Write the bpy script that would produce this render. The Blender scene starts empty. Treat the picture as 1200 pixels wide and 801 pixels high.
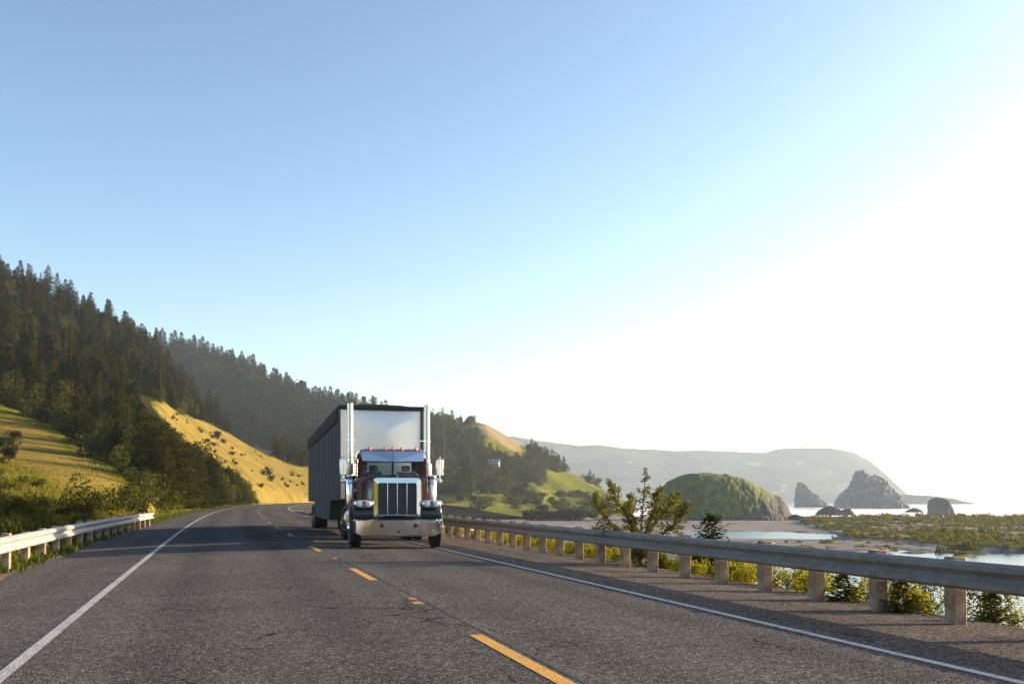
import bpy, math, random
import numpy as np
from mathutils import Vector, noise as mnoise

random.seed(7)
rng = np.random.default_rng(11)
R = math.radians
scene = bpy.context.scene
COL = scene.collection

# ------------------------------------------------------------------ frame
F = 1167.0            # focal length in photograph pixels (35 mm lens, 1200 px wide)
HY = 586.0            # photograph row of the horizon
H = 1.24              # eye height over the road
PSI = R(16.33)        # camera looks this far right of the road direction
CP, SP = math.cos(PSI), math.sin(PSI)
WATER = -7.8

def cam2w(X, D, Z=0.0):
    return (X * CP + D * SP, -X * SP + D * CP, Z)

def w2px(x, y, z):
    X = x * CP - y * SP
    D = x * SP + y * CP
    return 600 + F * X / D, HY - F * (z - H) / D, D

def at(px, py, D):
    return cam2w((px - 600) / F * D, D, H - (py - HY) * D / F)

# ------------------------------------------------------------------ objects
def tag(o, label=None, cat=None, group=None, kind=None):
    if label: o['label'] = label
    if cat: o['category'] = cat
    if group: o['group'] = group
    if kind: o['kind'] = kind
    return o

def empty(name, loc=(0, 0, 0), rz=0.0):
    o = bpy.data.objects.new(name, None)
    o.empty_display_size = 0.3
    COL.objects.link(o)
    o.location = loc
    o.rotation_euler = (0, 0, rz)
    return o

def link_mesh(name, me, parent=None):
    o = bpy.data.objects.new(name, me)
    COL.objects.link(o)
    if parent is not None:
        o.parent = parent
    return o

def copy_tree(o, parent=None):
    c = o.copy()
    COL.objects.link(c)
    if parent is not None:
        c.parent = parent
    for ch in list(o.children):
        copy_tree(ch, c)
    return c

class MB:
    """collects shapes, links them as one mesh object"""
    def __init__(s):
        s.v, s.f, s.m = [], [], []
    def add(s, vs, fs, m=0):
        b = len(s.v)
        s.v.extend([tuple(p) for p in vs])
        s.f.extend([tuple(b + i for i in q) for q in fs])
        s.m.extend([m] * len(fs))
    def box(s, x0, x1, y0, y1, z0, z1, m=0):
        s.add([(x0, y0, z0), (x1, y0, z0), (x1, y1, z0), (x0, y1, z0),
               (x0, y0, z1), (x1, y0, z1), (x1, y1, z1), (x0, y1, z1)],
              [(0, 3, 2, 1), (4, 5, 6, 7), (0, 1, 5, 4), (1, 2, 6, 5), (2, 3, 7, 6), (3, 0, 4, 7)], m)
    def loft(s, rings, m=0, caps=True, closed=True):
        n = len(rings[0])
        vs = [p for r in rings for p in r]
        fs = []
        for i in range(len(rings) - 1):
            for j in range(n if closed else n - 1):
                k = (j + 1) % n
                fs.append((i * n + j, i * n + k, (i + 1) * n + k, (i + 1) * n + j))
        if caps:
            fs.append(tuple(range(n))[::-1])
            fs.append(tuple((len(rings) - 1) * n + j for j in range(n)))
        s.add(vs, fs, m)
    def tube(s, pts, r, n=10, m=0, caps=True):
        pts = [Vector(p) for p in pts]
        if not isinstance(r, (list, tuple)):
            r = [r] * len(pts)
        rings = []
        ref = None
        for i, p in enumerate(pts):
            d = (pts[min(i + 1, len(pts) - 1)] - pts[max(i - 1, 0)]).normalized()
            if ref is None:
                ref = Vector((1, 0, 0)) if abs(d.x) < 0.8 else Vector((0, 1, 0))
            a = (ref - d * ref.dot(d)).normalized()
            ref = a
            b = d.cross(a)
            rings.append([p + (a * math.cos(t) + b * math.sin(t)) * r[i]
                          for t in [2 * math.pi * k / n for k in range(n)]])
        s.loft(rings, m, caps)
    def lathe(s, c, axis, prof, n=20, m=0, caps=True):
        """prof: (distance along axis, radius)"""
        c = Vector(c); ax = Vector(axis).normalized()
        a = Vector((1, 0, 0)) if abs(ax.x) < 0.8 else Vector((0, 0, 1))
        a = (a - ax * a.dot(ax)).normalized(); b = ax.cross(a)
        rings = [[c + ax * h + (a * math.cos(t) + b * math.sin(t)) * max(r, 1e-4)
                  for t in [2 * math.pi * k / n for k in range(n)]] for h, r in prof]
        s.loft(rings, m, caps)
    def prism(s, poly, x0, x1, m=0):
        """poly in (y, z), extruded along x"""
        s.loft([[(x0, y, z) for y, z in poly], [(x1, y, z) for y, z in poly]], m)
    def build(s, name, mats, parent=None, smooth=35, bevel=0):
        me = bpy.data.meshes.new(name)
        me.from_pydata(s.v, [], s.f)
        if not isinstance(mats, (list, tuple)):
            mats = [mats]
        for mt in mats:
            me.materials.append(mt)
        me.polygons.foreach_set('material_index', s.m)
        me.validate()
        import bmesh
        bm = bmesh.new(); bm.from_mesh(me)
        bmesh.ops.recalc_face_normals(bm, faces=bm.faces)
        bm.to_mesh(me); bm.free()
        if smooth:
            me.polygons.foreach_set('use_smooth', [True] * len(me.polygons))
            me.set_sharp_from_angle(angle=R(smooth))
        me.update()
        o = link_mesh(name, me, parent)
        if bevel:
            b = o.modifiers.new('bevel', 'BEVEL')
            b.width = bevel; b.segments = 2; b.limit_method = 'ANGLE'; b.angle_limit = R(40)
        return o

def grid_mesh(name, P, mats, smooth=True, attrs=None):
    """P: array rows x cols x 3"""
    r, c = P.shape[:2]
    me = bpy.data.meshes.new(name)
    idx = np.arange(r * c).reshape(r, c)
    q = np.stack([idx[:-1, :-1], idx[:-1, 1:], idx[1:, 1:], idx[1:, :-1]], -1).reshape(-1, 4)
    me.vertices.add(r * c)
    me.vertices.foreach_set('co', P.reshape(-1).astype(np.float32))
    n = len(q)
    me.loops.add(n * 4)
    me.loops.foreach_set('vertex_index', q.reshape(-1).astype(np.int32))
    me.polygons.add(n)
    me.polygons.foreach_set('loop_start', np.arange(0, n * 4, 4, dtype=np.int32))
    me.polygons.foreach_set('loop_total', np.full(n, 4, dtype=np.int32))
    me.polygons.foreach_set('use_smooth', np.full(n, smooth))
    for mt in mats:
        me.materials.append(mt)
    for k, a in (attrs or {}).items():
        at_ = me.attributes.new(k, 'FLOAT', 'POINT')
        at_.data.foreach_set('value', a.reshape(-1).astype(np.float32))
    me.update(calc_edges=True)
    me.validate()
    return me

def leaf_mesh(name, C, U, V, mats, midx=None):
    """diamond shaped leaves: C centre, U half length, V half width"""
    n = len(C)
    P = np.stack([C - U, C + V - U * 0.1, C + U, C - V - U * 0.1], 1)
    me = bpy.data.meshes.new(name)
    me.vertices.add(n * 4)
    me.vertices.foreach_set('co', P.reshape(-1).astype(np.float32))
    me.loops.add(n * 4)
    me.loops.foreach_set('vertex_index', np.arange(n * 4, dtype=np.int32))
    me.polygons.add(n)
    me.polygons.foreach_set('loop_start', np.arange(0, n * 4, 4, dtype=np.int32))
    me.polygons.foreach_set('loop_total', np.full(n, 4, dtype=np.int32))
    for mt in mats:
        me.materials.append(mt)
    if midx is not None:
        me.polygons.foreach_set('material_index', midx.astype(np.int32))
    me.update(calc_edges=True)
    return me

def unit(a):
    return a / np.maximum(np.linalg.norm(a, axis=-1, keepdims=True), 1e-9)

# ------------------------------------------------------------------ noise (vectorised)
def _hash(ix, iy, seed):
    h = (ix.astype(np.int64) * 374761393 + iy.astype(np.int64) * 668265263 + seed * 1442695041) & 0xffffffff
    h = ((h ^ (h >> 13)) * 1274126177) & 0xffffffff
    return ((h ^ (h >> 16)) & 0xffff) / 65535.0

def vnoise(x, y, seed=0):
    ix, iy = np.floor(x), np.floor(y)
    fx, fy = x - ix, y - iy
    fx = fx * fx * (3 - 2 * fx); fy = fy * fy * (3 - 2 * fy)
    a = _hash(ix, iy, seed); b = _hash(ix + 1, iy, seed)
    c = _hash(ix, iy + 1, seed); d = _hash(ix + 1, iy + 1, seed)
    return (a * (1 - fx) + b * fx) * (1 - fy) + (c * (1 - fx) + d * fx) * fy

def fbm(x, y, seed=0, octs=4):
    s, a, t = 0, 1.0, 0
    for o in range(octs):
        s = s + a * (vnoise(x * 2 ** o, y * 2 ** o, seed + o * 17) - 0.5); t += a; a *= 0.5
    return s / t * 2          # about -1 .. 1

def inpoly(poly, x, y):
    x = np.asarray(x, float); y = np.asarray(y, float)
    r = np.zeros(x.shape, bool)
    n = len(poly)
    for i in range(n):
        x0, y0 = poly[i]; x1, y1 = poly[(i + 1) % n]
        if y0 == y1: continue
        c = ((y0 > y) != (y1 > y)) & (x < (x1 - x0) * (y - y0) / (y1 - y0) + x0)
        r ^= c
    return r

def blur(a, n):
    for _ in range(n):
        p = np.pad(a, 1, mode='edge')
        a = (p[:-2, 1:-1] + p[2:, 1:-1] + p[1:-1, :-2] + p[1:-1, 2:] + 2 * p[1:-1, 1:-1]) / 6
    return a

# ------------------------------------------------------------------ materials
def mat(name):
    m = bpy.data.materials.new(name)
    m.use_nodes = True
    nt = m.node_tree
    for n in list(nt.nodes):
        nt.nodes.remove(n)
    out = nt.nodes.new('ShaderNodeOutputMaterial')
    return m, nt, out

def N(nt, t, **kw):
    n = nt.nodes.new(t)
    for k, v in kw.items():
        if k in n.inputs:
            n.inputs[k].default_value = v
        else:
            setattr(n, k, v)
    return n

def L(nt, a, b):
    nt.links.new(a, b)

ALB = 0.74      # sunlit surfaces read bright at this exposure, so their own colours are kept low
def c4(c):
    return (c[0], c[1], c[2], 1.0)
def al(*cs):
    r = [tuple(x * ALB for x in c) if c else c for c in cs]
    return r if len(r) > 1 else r[0]

def ramp(nt, fac, stops):
    r = nt.nodes.new('ShaderNodeValToRGB')
    e = r.color_ramp.elements
    while len(e) > 1: e.remove(e[-1])
    e[0].position = stops[0][0]; e[0].color = c4(stops[0][1])
    for p, c in stops[1:]:
        k = e.new(p); k.color = c4(c)
    L(nt, fac, r.inputs[0])
    return r.outputs[0]

def mix(nt, fac, a, b, blend='MIX'):
    n = nt.nodes.new('ShaderNodeMix'); n.data_type = 'RGBA'; n.blend_type = blend
    for sock, v in ((n.inputs[0], fac), (n.inputs[6], a), (n.inputs[7], b)):
        if hasattr(v, 'links'): L(nt, v, sock)
        elif isinstance(v, (int, float)): sock.default_value = v
        else: sock.default_value = c4(v)
    return n.outputs[2]

def math_n(nt, op, a, b=None, clamp=False):
    n = nt.nodes.new('ShaderNodeMath'); n.operation = op; n.use_clamp = clamp
    for i, v in enumerate((a, b)):
        if v is None: continue
        if hasattr(v, 'links'): L(nt, v, n.inputs[i])
        else: n.inputs[i].default_value = v
    return n.outputs[0]

def coord(nt, kind='Object', scale=(1, 1, 1)):
    t = nt.nodes.new('ShaderNodeTexCoord')
    m = nt.nodes.new('ShaderNodeMapping')
    m.inputs['Scale'].default_value = scale
    L(nt, t.outputs[kind], m.inputs[0])
    return m.outputs[0]

def noise_n(nt, co, scale, detail=4, rough=0.55):
    n = N(nt, 'ShaderNodeTexNoise', Scale=scale, Detail=detail, Roughness=rough)
    L(nt, co, n.inputs['Vector'])
    return n.outputs['Fac']

def bump(nt, height, strength, dist=0.02):
    b = N(nt, 'ShaderNodeBump', Strength=strength, Distance=dist)
    L(nt, height, b.inputs['Height'])
    return b.outputs[0]

def simple(name, col, rough=0.5, metal=0.0, var=0.15, scale=6.0, bumpk=0.0, spec=0.5, coat=0.0):
    if metal < 0.5: col = al(col)
    m, nt, out = mat(name)
    p = N(nt, 'ShaderNodeBsdfPrincipled', Roughness=rough, Metallic=metal)
    p.inputs['Specular IOR Level'].default_value = spec
    p.inputs['Coat Weight'].default_value = coat
    co = coord(nt)
    f = noise_n(nt, co, scale, 5)
    a = tuple(max(0, x * (1 - var)) for x in col); b = tuple(min(1, x * (1 + var)) for x in col)
    L(nt, ramp(nt, f, [(0.3, a), (0.7, b)]), p.inputs['Base Color'])
    r = nt.nodes.new('ShaderNodeMapRange')
    r.inputs['To Min'].default_value = max(0.02, rough * 0.8); r.inputs['To Max'].default_value = min(1, rough * 1.25)
    L(nt, f, r.inputs[0]); L(nt, r.outputs[0], p.inputs['Roughness'])
    if bumpk:
        L(nt, bump(nt, noise_n(nt, co, scale * 6, 3), bumpk), p.inputs['Normal'])
    L(nt, p.outputs[0], out.inputs[0])
    return m

def leaf_mat(name, dark, light, trans=0.45, tcol=None, nscale=0.35, warm=None):
    """foliage: two colours mixed per leaf, per clump and per plant; light passes through"""
    m, nt, out = mat(name)
    dark, light = al(dark, light); warm = al(warm) if warm else None
    g = nt.nodes.new('ShaderNodeNewGeometry')
    oi = nt.nodes.new('ShaderNodeObjectInfo')
    co = coord(nt)
    f = noise_n(nt, co, nscale, 3)
    k = math_n(nt, 'MULTIPLY', g.outputs['Random Per Island'], 0.5)
    k = math_n(nt, 'ADD', k, math_n(nt, 'MULTIPLY', f, 0.9))
    k = math_n(nt, 'ADD', k, math_n(nt, 'MULTIPLY', math_n(nt, 'SUBTRACT', oi.outputs['Random'], 0.5), 0.5))
    k = math_n(nt, 'SUBTRACT', k, 0.2, True)
    c = mix(nt, k, dark, light)
    if warm:
        w = math_n(nt, 'GREATER_THAN', g.outputs['Random Per Island'], 0.82)
        c = mix(nt, w, c, warm)
    d = N(nt, 'ShaderNodeBsdfDiffuse', Roughness=0.6); L(nt, c, d.inputs[0])
    t = nt.nodes.new('ShaderNodeBsdfTranslucent')
    L(nt, mix(nt, 1.0, c, tcol or (1.0, 1.0, 0.6), 'MULTIPLY'), t.inputs[0])
    gl = N(nt, 'ShaderNodeBsdfGlossy', Roughness=0.45); gl.inputs[0].default_value = (0.5, 0.5, 0.5, 1)
    s = N(nt, 'ShaderNodeMixShader'); s.inputs[0].default_value = trans
    L(nt, d.outputs[0], s.inputs[1]); L(nt, t.outputs[0], s.inputs[2])
    s2 = N(nt, 'ShaderNodeMixShader'); s2.inputs[0].default_value = 0.015
    L(nt, s.outputs[0], s2.inputs[1]); L(nt, gl.outputs[0], s2.inputs[2])
    L(nt, s2.outputs[0], out.inputs[0])
    return m

M = {}
M['bark'] = simple('bark', (0.10, 0.075, 0.055), 0.9, var=0.3, scale=3)
M['needles'] = leaf_mat('conifer_needles', (0.007, 0.012, 0.004), (0.115, 0.118, 0.013), 0.27)
M['needles_brown'] = leaf_mat('brown_needles', (0.05, 0.03, 0.014), (0.13, 0.08, 0.028), 0.35)
M['needles_far'] = leaf_mat('far_needles', (0.008, 0.016, 0.008), (0.046, 0.055, 0.017), 0.22, nscale=0.03)
M['needles_coast'] = leaf_mat('coast_tree_leaves', (0.035, 0.045, 0.02), (0.12, 0.125, 0.035), 0.4, nscale=0.03)
M['bush'] = leaf_mat('bush_leaves', (0.025, 0.036, 0.007), (0.16, 0.16, 0.017), 0.4, nscale=0.6)
M['bush_dark'] = leaf_mat('dark_bush_leaves', (0.016, 0.026, 0.009), (0.05, 0.06, 0.015), 0.35, nscale=0.6)
M['verge'] = leaf_mat('verge_leaves', (0.12, 0.15, 0.01), (0.40, 0.38, 0.015), 0.6, nscale=2.0, warm=(0.5, 0.30, 0.02))
M['verge_green'] = leaf_mat('verge_green_leaves', (0.035, 0.06, 0.012), (0.14, 0.17, 0.02), 0.55, nscale=2.0)
M['young'] = leaf_mat('young_conifer_needles', (0.06, 0.07, 0.012), (0.22, 0.20, 0.033), 0.55, nscale=2.0)
M['grass'] = leaf_mat('grass_blades', (0.11, 0.125, 0.012), (0.32, 0.27, 0.03), 0.5, nscale=0.12)
M['dune'] = leaf_mat('dune_plants', (0.05, 0.06, 0.014), (0.26, 0.23, 0.03), 0.45, nscale=0.05)
M['chrome'] = simple('chrome', (0.66, 0.67, 0.69), 0.08, 1.0, var=0.03)
M['polished'] = simple('polished_aluminium', (0.80, 0.79, 0.78), 0.13, 1.0, var=0.05, scale=1.5)
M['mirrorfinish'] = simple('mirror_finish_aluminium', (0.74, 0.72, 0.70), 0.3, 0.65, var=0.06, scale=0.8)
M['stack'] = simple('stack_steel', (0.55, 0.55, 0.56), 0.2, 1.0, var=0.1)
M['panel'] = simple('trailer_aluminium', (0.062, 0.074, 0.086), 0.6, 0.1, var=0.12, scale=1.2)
M['groove'] = simple('panel_gap', (0.05, 0.05, 0.055), 0.7)
M['tarp'] = simple('black_tarp', (0.015, 0.015, 0.018), 0.65, var=0.3, scale=4, bumpk=0.3)
M['paint'] = simple('maroon_paint', (0.075, 0.009, 0.013), 0.25, 0.0, var=0.1, coat=0.6)
M['black'] = simple('black_paint', (0.012, 0.012, 0.014), 0.3, var=0.2, coat=0.3)
M['rubber'] = simple('tyre_rubber', (0.018, 0.018, 0.019), 0.85, var=0.3, scale=20, bumpk=0.2)
M['frame'] = simple('chassis_steel', (0.03, 0.03, 0.032), 0.6, var=0.3)
M['grillemesh'] = simple('grille_mesh', (0.03, 0.045, 0.05), 0.4, 0.5, var=0.3, scale=60)
M['fabric'] = simple('seat_fabric', (0.06, 0.06, 0.065), 0.9)
M['cloth'] = simple('dark_clothing', (0.03, 0.04, 0.06), 0.9)
M['skin'] = simple('skin', (0.42, 0.25, 0.18), 0.55, var=0.05)
M['wood'] = simple('post_wood', (0.40, 0.27, 0.18), 0.85, var=0.5, scale=7, bumpk=0.5)
M['galv'] = simple('galvanised_steel', (0.26, 0.235, 0.205), 0.7, 0.0, var=0.25, scale=5)
M['galv_worn'] = simple('weathered_rail_steel', (0.46, 0.45, 0.43), 0.55, 0.3, var=0.15, scale=5)
M['white'] = simple('white_paint', (0.75, 0.75, 0.73), 0.6, var=0.1)
M['roof'] = simple('roof_shingle', (0.10, 0.09, 0.09), 0.8, var=0.3)

def glass_mat():
    m, nt, out = mat('windshield_glass')
    g = N(nt, 'ShaderNodeBsdfGlossy', Roughness=0.03); g.inputs[0].default_value = (0.9, 0.95, 1, 1)
    t = nt.nodes.new('ShaderNodeBsdfTransparent'); t.inputs[0].default_value = (0.45, 0.62, 0.62, 1)
    fr = N(nt, 'ShaderNodeFresnel', IOR=2.3)
    s = nt.nodes.new('ShaderNodeMixShader')
    L(nt, fr.outputs[0], s.inputs[0]); L(nt, t.outputs[0], s.inputs[1]); L(nt, g.outputs[0], s.inputs[2])
    L(nt, s.outputs[0], out.inputs[0])
    return m
M['glass'] = glass_mat()
def lens_mat(name, col):
    m, nt, out = mat(name)
    p = N(nt, 'ShaderNodeBsdfPrincipled', Roughness=0.12)
    p.inputs['Base Color'].default_value = c4(col)
    p.inputs['Coat Weight'].default_value = 0.8
    co = coord(nt)
    w = N(nt, 'ShaderNodeTexWave', Scale=25.0); L(nt, co, w.inputs[0])
    L(nt, bump(nt, w.outputs['Fac'], 0.3), p.inputs['Normal'])
    L(nt, p.outputs[0], out.inputs[0])
    return m
M['amber'] = lens_mat('amber_lens', (0.75, 0.16, 0.03))
M['lens'] = lens_mat('headlight_lens', (0.62, 0.68, 0.75))
M['mirrorglass'] = simple('mirror_glass', (0.6, 0.62, 0.65), 0.03, 1.0, var=0.01)

def asphalt():
    m, nt, out = mat('asphalt')
    p = N(nt, 'ShaderNodeBsdfPrincipled', Roughness=0.85)
    p.inputs['Specular IOR Level'].default_value = 0.0
    co = coord(nt)
    v = N(nt, 'ShaderNodeTexVoronoi', Scale=55.0); L(nt, co, v.inputs['Vector'])
    v2 = N(nt, 'ShaderNodeTexVoronoi', Scale=120.0); L(nt, co, v2.inputs['Vector'])
    sepc = nt.nodes.new('ShaderNodeSeparateColor'); L(nt, v.outputs['Color'], sepc.inputs[0])
    sepd = nt.nodes.new('ShaderNodeSeparateColor'); L(nt, v2.outputs['Color'], sepd.inputs[0])
    stone = math_n(nt, 'ADD', math_n(nt, 'MULTIPLY', sepc.outputs[0], 0.6), math_n(nt, 'MULTIPLY', sepd.outputs[1], 0.4))
    base = ramp(nt, stone, [(0.15, (0.033, 0.031, 0.030)), (0.5, (0.084, 0.080, 0.077)), (0.75, (0.136, 0.128, 0.122)), (0.95, (0.34, 0.315, 0.295))])
    # wheel tracks and patches of wear, long along the road
    wear = noise_n(nt, coord(nt, 'Object', (1.1, 0.035, 1)), 1.0, 4)
    patch = noise_n(nt, co, 0.35, 5, 0.65)
    w = math_n(nt, 'ADD', math_n(nt, 'MULTIPLY', wear, 0.6), math_n(nt, 'MULTIPLY', patch, 0.6))
    tone = ramp(nt, w, [(0.35, (0.68, 0.69, 0.70)), (0.8, (1.26, 1.26, 1.27))])
    c = mix(nt, 1.0, base, tone, 'MULTIPLY')
    # gravelly brown shoulder outside the right edge line
    at_ = nt.nodes.new('ShaderNodeAttribute'); at_.attribute_name = 'shoulder'
    sh = math_n(nt, 'MULTIPLY', at_.outputs['Fac'], 1.0)
    c = mix(nt, sh, c, mix(nt, 1.0, c, (1.22, 1.10, 1.0), 'MULTIPLY'))
    tk = nt.nodes.new('ShaderNodeAttribute'); tk.attribute_name = 'track'
    c = mix(nt, math_n(nt, 'MULTIPLY', tk.outputs['Fac'], math_n(nt, 'MULTIPLY', wear, 1.1)), c, mix(nt, 1.0, c, (0.60, 0.60, 0.61), 'MULTIPLY'))
    # fine cracks, here and there, and darker tar patches
    nd = N(nt, 'ShaderNodeTexNoise', Scale=1.4, Detail=4.0); L(nt, co, nd.inputs['Vector'])
    wv = nt.nodes.new('ShaderNodeVectorMath'); wv.operation = 'ADD'; L(nt, co, wv.inputs[0]); L(nt, nd.outputs['Color'], wv.inputs[1])
    ve = N(nt, 'ShaderNodeTexVoronoi', Scale=0.33); ve.feature = 'DISTANCE_TO_EDGE'; L(nt, wv.outputs[0], ve.inputs['Vector'])
    crack = math_n(nt, 'MULTIPLY', math_n(nt, 'LESS_THAN', ve.outputs['Distance'], 0.0042), math_n(nt, 'GREATER_THAN', noise_n(nt, co, 0.13, 2), 0.52))
    c = mix(nt, math_n(nt, 'MULTIPLY', crack, 0.75), c, (0.016, 0.015, 0.014))
    spot = ramp(nt, noise_n(nt, co, 0.9, 5, 0.7), [(0.62, (1, 1, 1)), (0.70, (0.70, 0.70, 0.71))])
    c = mix(nt, 1.0, c, spot, 'MULTIPLY')
    L(nt, c, p.inputs['Base Color'])
    hgt = math_n(nt, 'ADD', math_n(nt, 'MULTIPLY', v.outputs['Distance'], -1.0), math_n(nt, 'MULTIPLY', v2.outputs['Distance'], -0.5))
    L(nt, bump(nt, hgt, 0.5, 0.012), p.inputs['Normal'])
    L(nt, p.outputs[0], out.inputs[0])
    return m
M['asphalt'] = asphalt()

def road_paint(name, col, wear):
    col = al(col)
    m, nt, out = mat(name)
    p = N(nt, 'ShaderNodeBsdfPrincipled', Roughness=0.7)
    co = coord(nt)
    f = noise_n(nt, co, 28, 4, 0.7)
    g = noise_n(nt, co, 2.2, 3)
    k = math_n(nt, 'ADD', f, math_n(nt, 'MULTIPLY', g, 0.35))
    a = (0.055, 0.051, 0.048)
    L(nt, ramp(nt, k, [(wear - 0.06, a), (wear + 0.06, tuple(x * 0.8 for x in col)), (0.85, col)]), p.inputs['Base Color'])
    v = N(nt, 'ShaderNodeTexVoronoi', Scale=42.0); L(nt, co, v.inputs['Vector'])
    L(nt, bump(nt, math_n(nt, 'MULTIPLY', v.outputs['Distance'], -1.0), 0.4, 0.01), p.inputs['Normal'])
    L(nt, p.outputs[0], out.inputs[0])
    return m
M['line_white'] = road_paint('white_road_paint', (0.55, 0.55, 0.54), 0.57)
M['line_yellow'] = road_paint('yellow_road_paint', (0.72, 0.36, 0.02), 0.52)
M['line_worn'] = road_paint('worn_yellow_road_paint', (0.5, 0.28, 0.03), 0.62)

def land(name, green, green2, tan, tan2, floor, scale, bumpd=0.3, streak=True):
    """ground cover: 'tan' and 'wood' attributes say where dry grass and forest floor lie"""
    green, green2, tan, tan2, floor = al(green, green2, tan, tan2, floor)
    m, nt, out = mat(name)
    p = N(nt, 'ShaderNodeBsdfPrincipled', Roughness=0.95)
    p.inputs['Specular IOR Level'].default_value = 0.0
    co = coord(nt)
    f = noise_n(nt, co, scale, 6, 0.65)
    f2 = noise_n(nt, co, scale * 6, 4, 0.6)
    fm = math_n(nt, 'ADD', math_n(nt, 'MULTIPLY', f, 0.6), math_n(nt, 'MULTIPLY', f2, 0.4))
    g = ramp(nt, fm, [(0.36, green), (0.62, green2)])
    t = ramp(nt, fm, [(0.36, tan), (0.64, tan2)])
    a = nt.nodes.new('ShaderNodeAttribute'); a.attribute_name = 'tan'
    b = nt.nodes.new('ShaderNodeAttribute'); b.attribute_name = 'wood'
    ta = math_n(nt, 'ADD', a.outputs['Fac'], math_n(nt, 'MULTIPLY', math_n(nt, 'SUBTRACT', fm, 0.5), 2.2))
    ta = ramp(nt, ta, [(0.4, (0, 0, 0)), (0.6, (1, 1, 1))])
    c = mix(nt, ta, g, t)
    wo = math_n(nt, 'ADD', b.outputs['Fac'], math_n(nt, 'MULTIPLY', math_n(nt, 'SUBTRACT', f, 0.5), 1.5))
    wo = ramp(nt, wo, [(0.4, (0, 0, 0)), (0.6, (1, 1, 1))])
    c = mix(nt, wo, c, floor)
    L(nt, c, p.inputs['Base Color'])
    L(nt, bump(nt, fm, 0.7, bumpd), p.inputs['Normal'])
    L(nt, p.outputs[0], out.inputs[0])
    return m
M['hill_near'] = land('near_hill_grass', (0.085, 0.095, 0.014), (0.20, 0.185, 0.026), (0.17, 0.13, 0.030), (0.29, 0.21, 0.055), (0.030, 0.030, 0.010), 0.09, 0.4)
M['hill_mid'] = land('far_hill_cover', (0.08, 0.10, 0.02), (0.20, 0.20, 0.035), (0.22, 0.17, 0.09), (0.30, 0.24, 0.14), (0.03, 0.036, 0.016), 0.02, 3.0)
M['headland'] = land('headland_cover', (0.05, 0.055, 0.03), (0.10, 0.10, 0.05), (0.2, 0.17, 0.12), (0.3, 0.26, 0.2), (0.035, 0.04, 0.02), 0.006, 8.0)
M['verge_ground'] = land('verge_soil', (0.10, 0.12, 0.02), (0.20, 0.19, 0.03), (0.2, 0.15, 0.09), (0.28, 0.21, 0.13), (0.03, 0.03, 0.015), 0.8, 0.05)
M['beach'] = land('sand', (0.22, 0.205, 0.195), (0.33, 0.305, 0.285), (0.11, 0.10, 0.09), (0.19, 0.175, 0.165), (0.10, 0.10, 0.03), 0.08, 0.1)

def rock_mat(name, rock, rock2, grass, grass2):
    rock, rock2, grass, grass2 = al(rock, rock2, grass, grass2)
    m, nt, out = mat(name)
    p = N(nt, 'ShaderNodeBsdfPrincipled', Roughness=0.9)
    co = coord(nt)
    f = noise_n(nt, co, 0.12, 8, 0.7)
    fv = noise_n(nt, coord(nt, 'Object', (1, 1, 0.3)), 0.35, 6, 0.7)
    r = ramp(nt, math_n(nt, 'ADD', math_n(nt, 'MULTIPLY', f, 0.5), math_n(nt, 'MULTIPLY', fv, 0.5)), [(0.35, rock), (0.65, rock2)])
    g = ramp(nt, noise_n(nt, co, 0.25, 6, 0.7), [(0.35, grass), (0.7, grass2)])
    a = nt.nodes.new('ShaderNodeAttribute'); a.attribute_name = 'grass'
    k = math_n(nt, 'ADD', a.outputs['Fac'], math_n(nt, 'MULTIPLY', math_n(nt, 'SUBTRACT', f, 0.5), 1.4))
    k = ramp(nt, k, [(0.42, (0, 0, 0)), (0.58, (1, 1, 1))])
    L(nt, mix(nt, k, r, g), p.inputs['Base Color'])
    L(nt, bump(nt, fv, 1.0, 1.5), p.inputs['Normal'])
    L(nt, p.outputs[0], out.inputs[0])
    return m
M['rock'] = rock_mat('sea_rock', (0.045, 0.04, 0.036), (0.12, 0.108, 0.096), (0.065, 0.09, 0.018), (0.20, 0.22, 0.032))
M['hazed_rock'] = rock_mat('hazed_sea_rock', (0.15, 0.14, 0.135), (0.36, 0.335, 0.32), (0.07, 0.09, 0.02), (0.15, 0.16, 0.03))  # rock colour lightened to stand in for distance haze over the sea stacks

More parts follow.
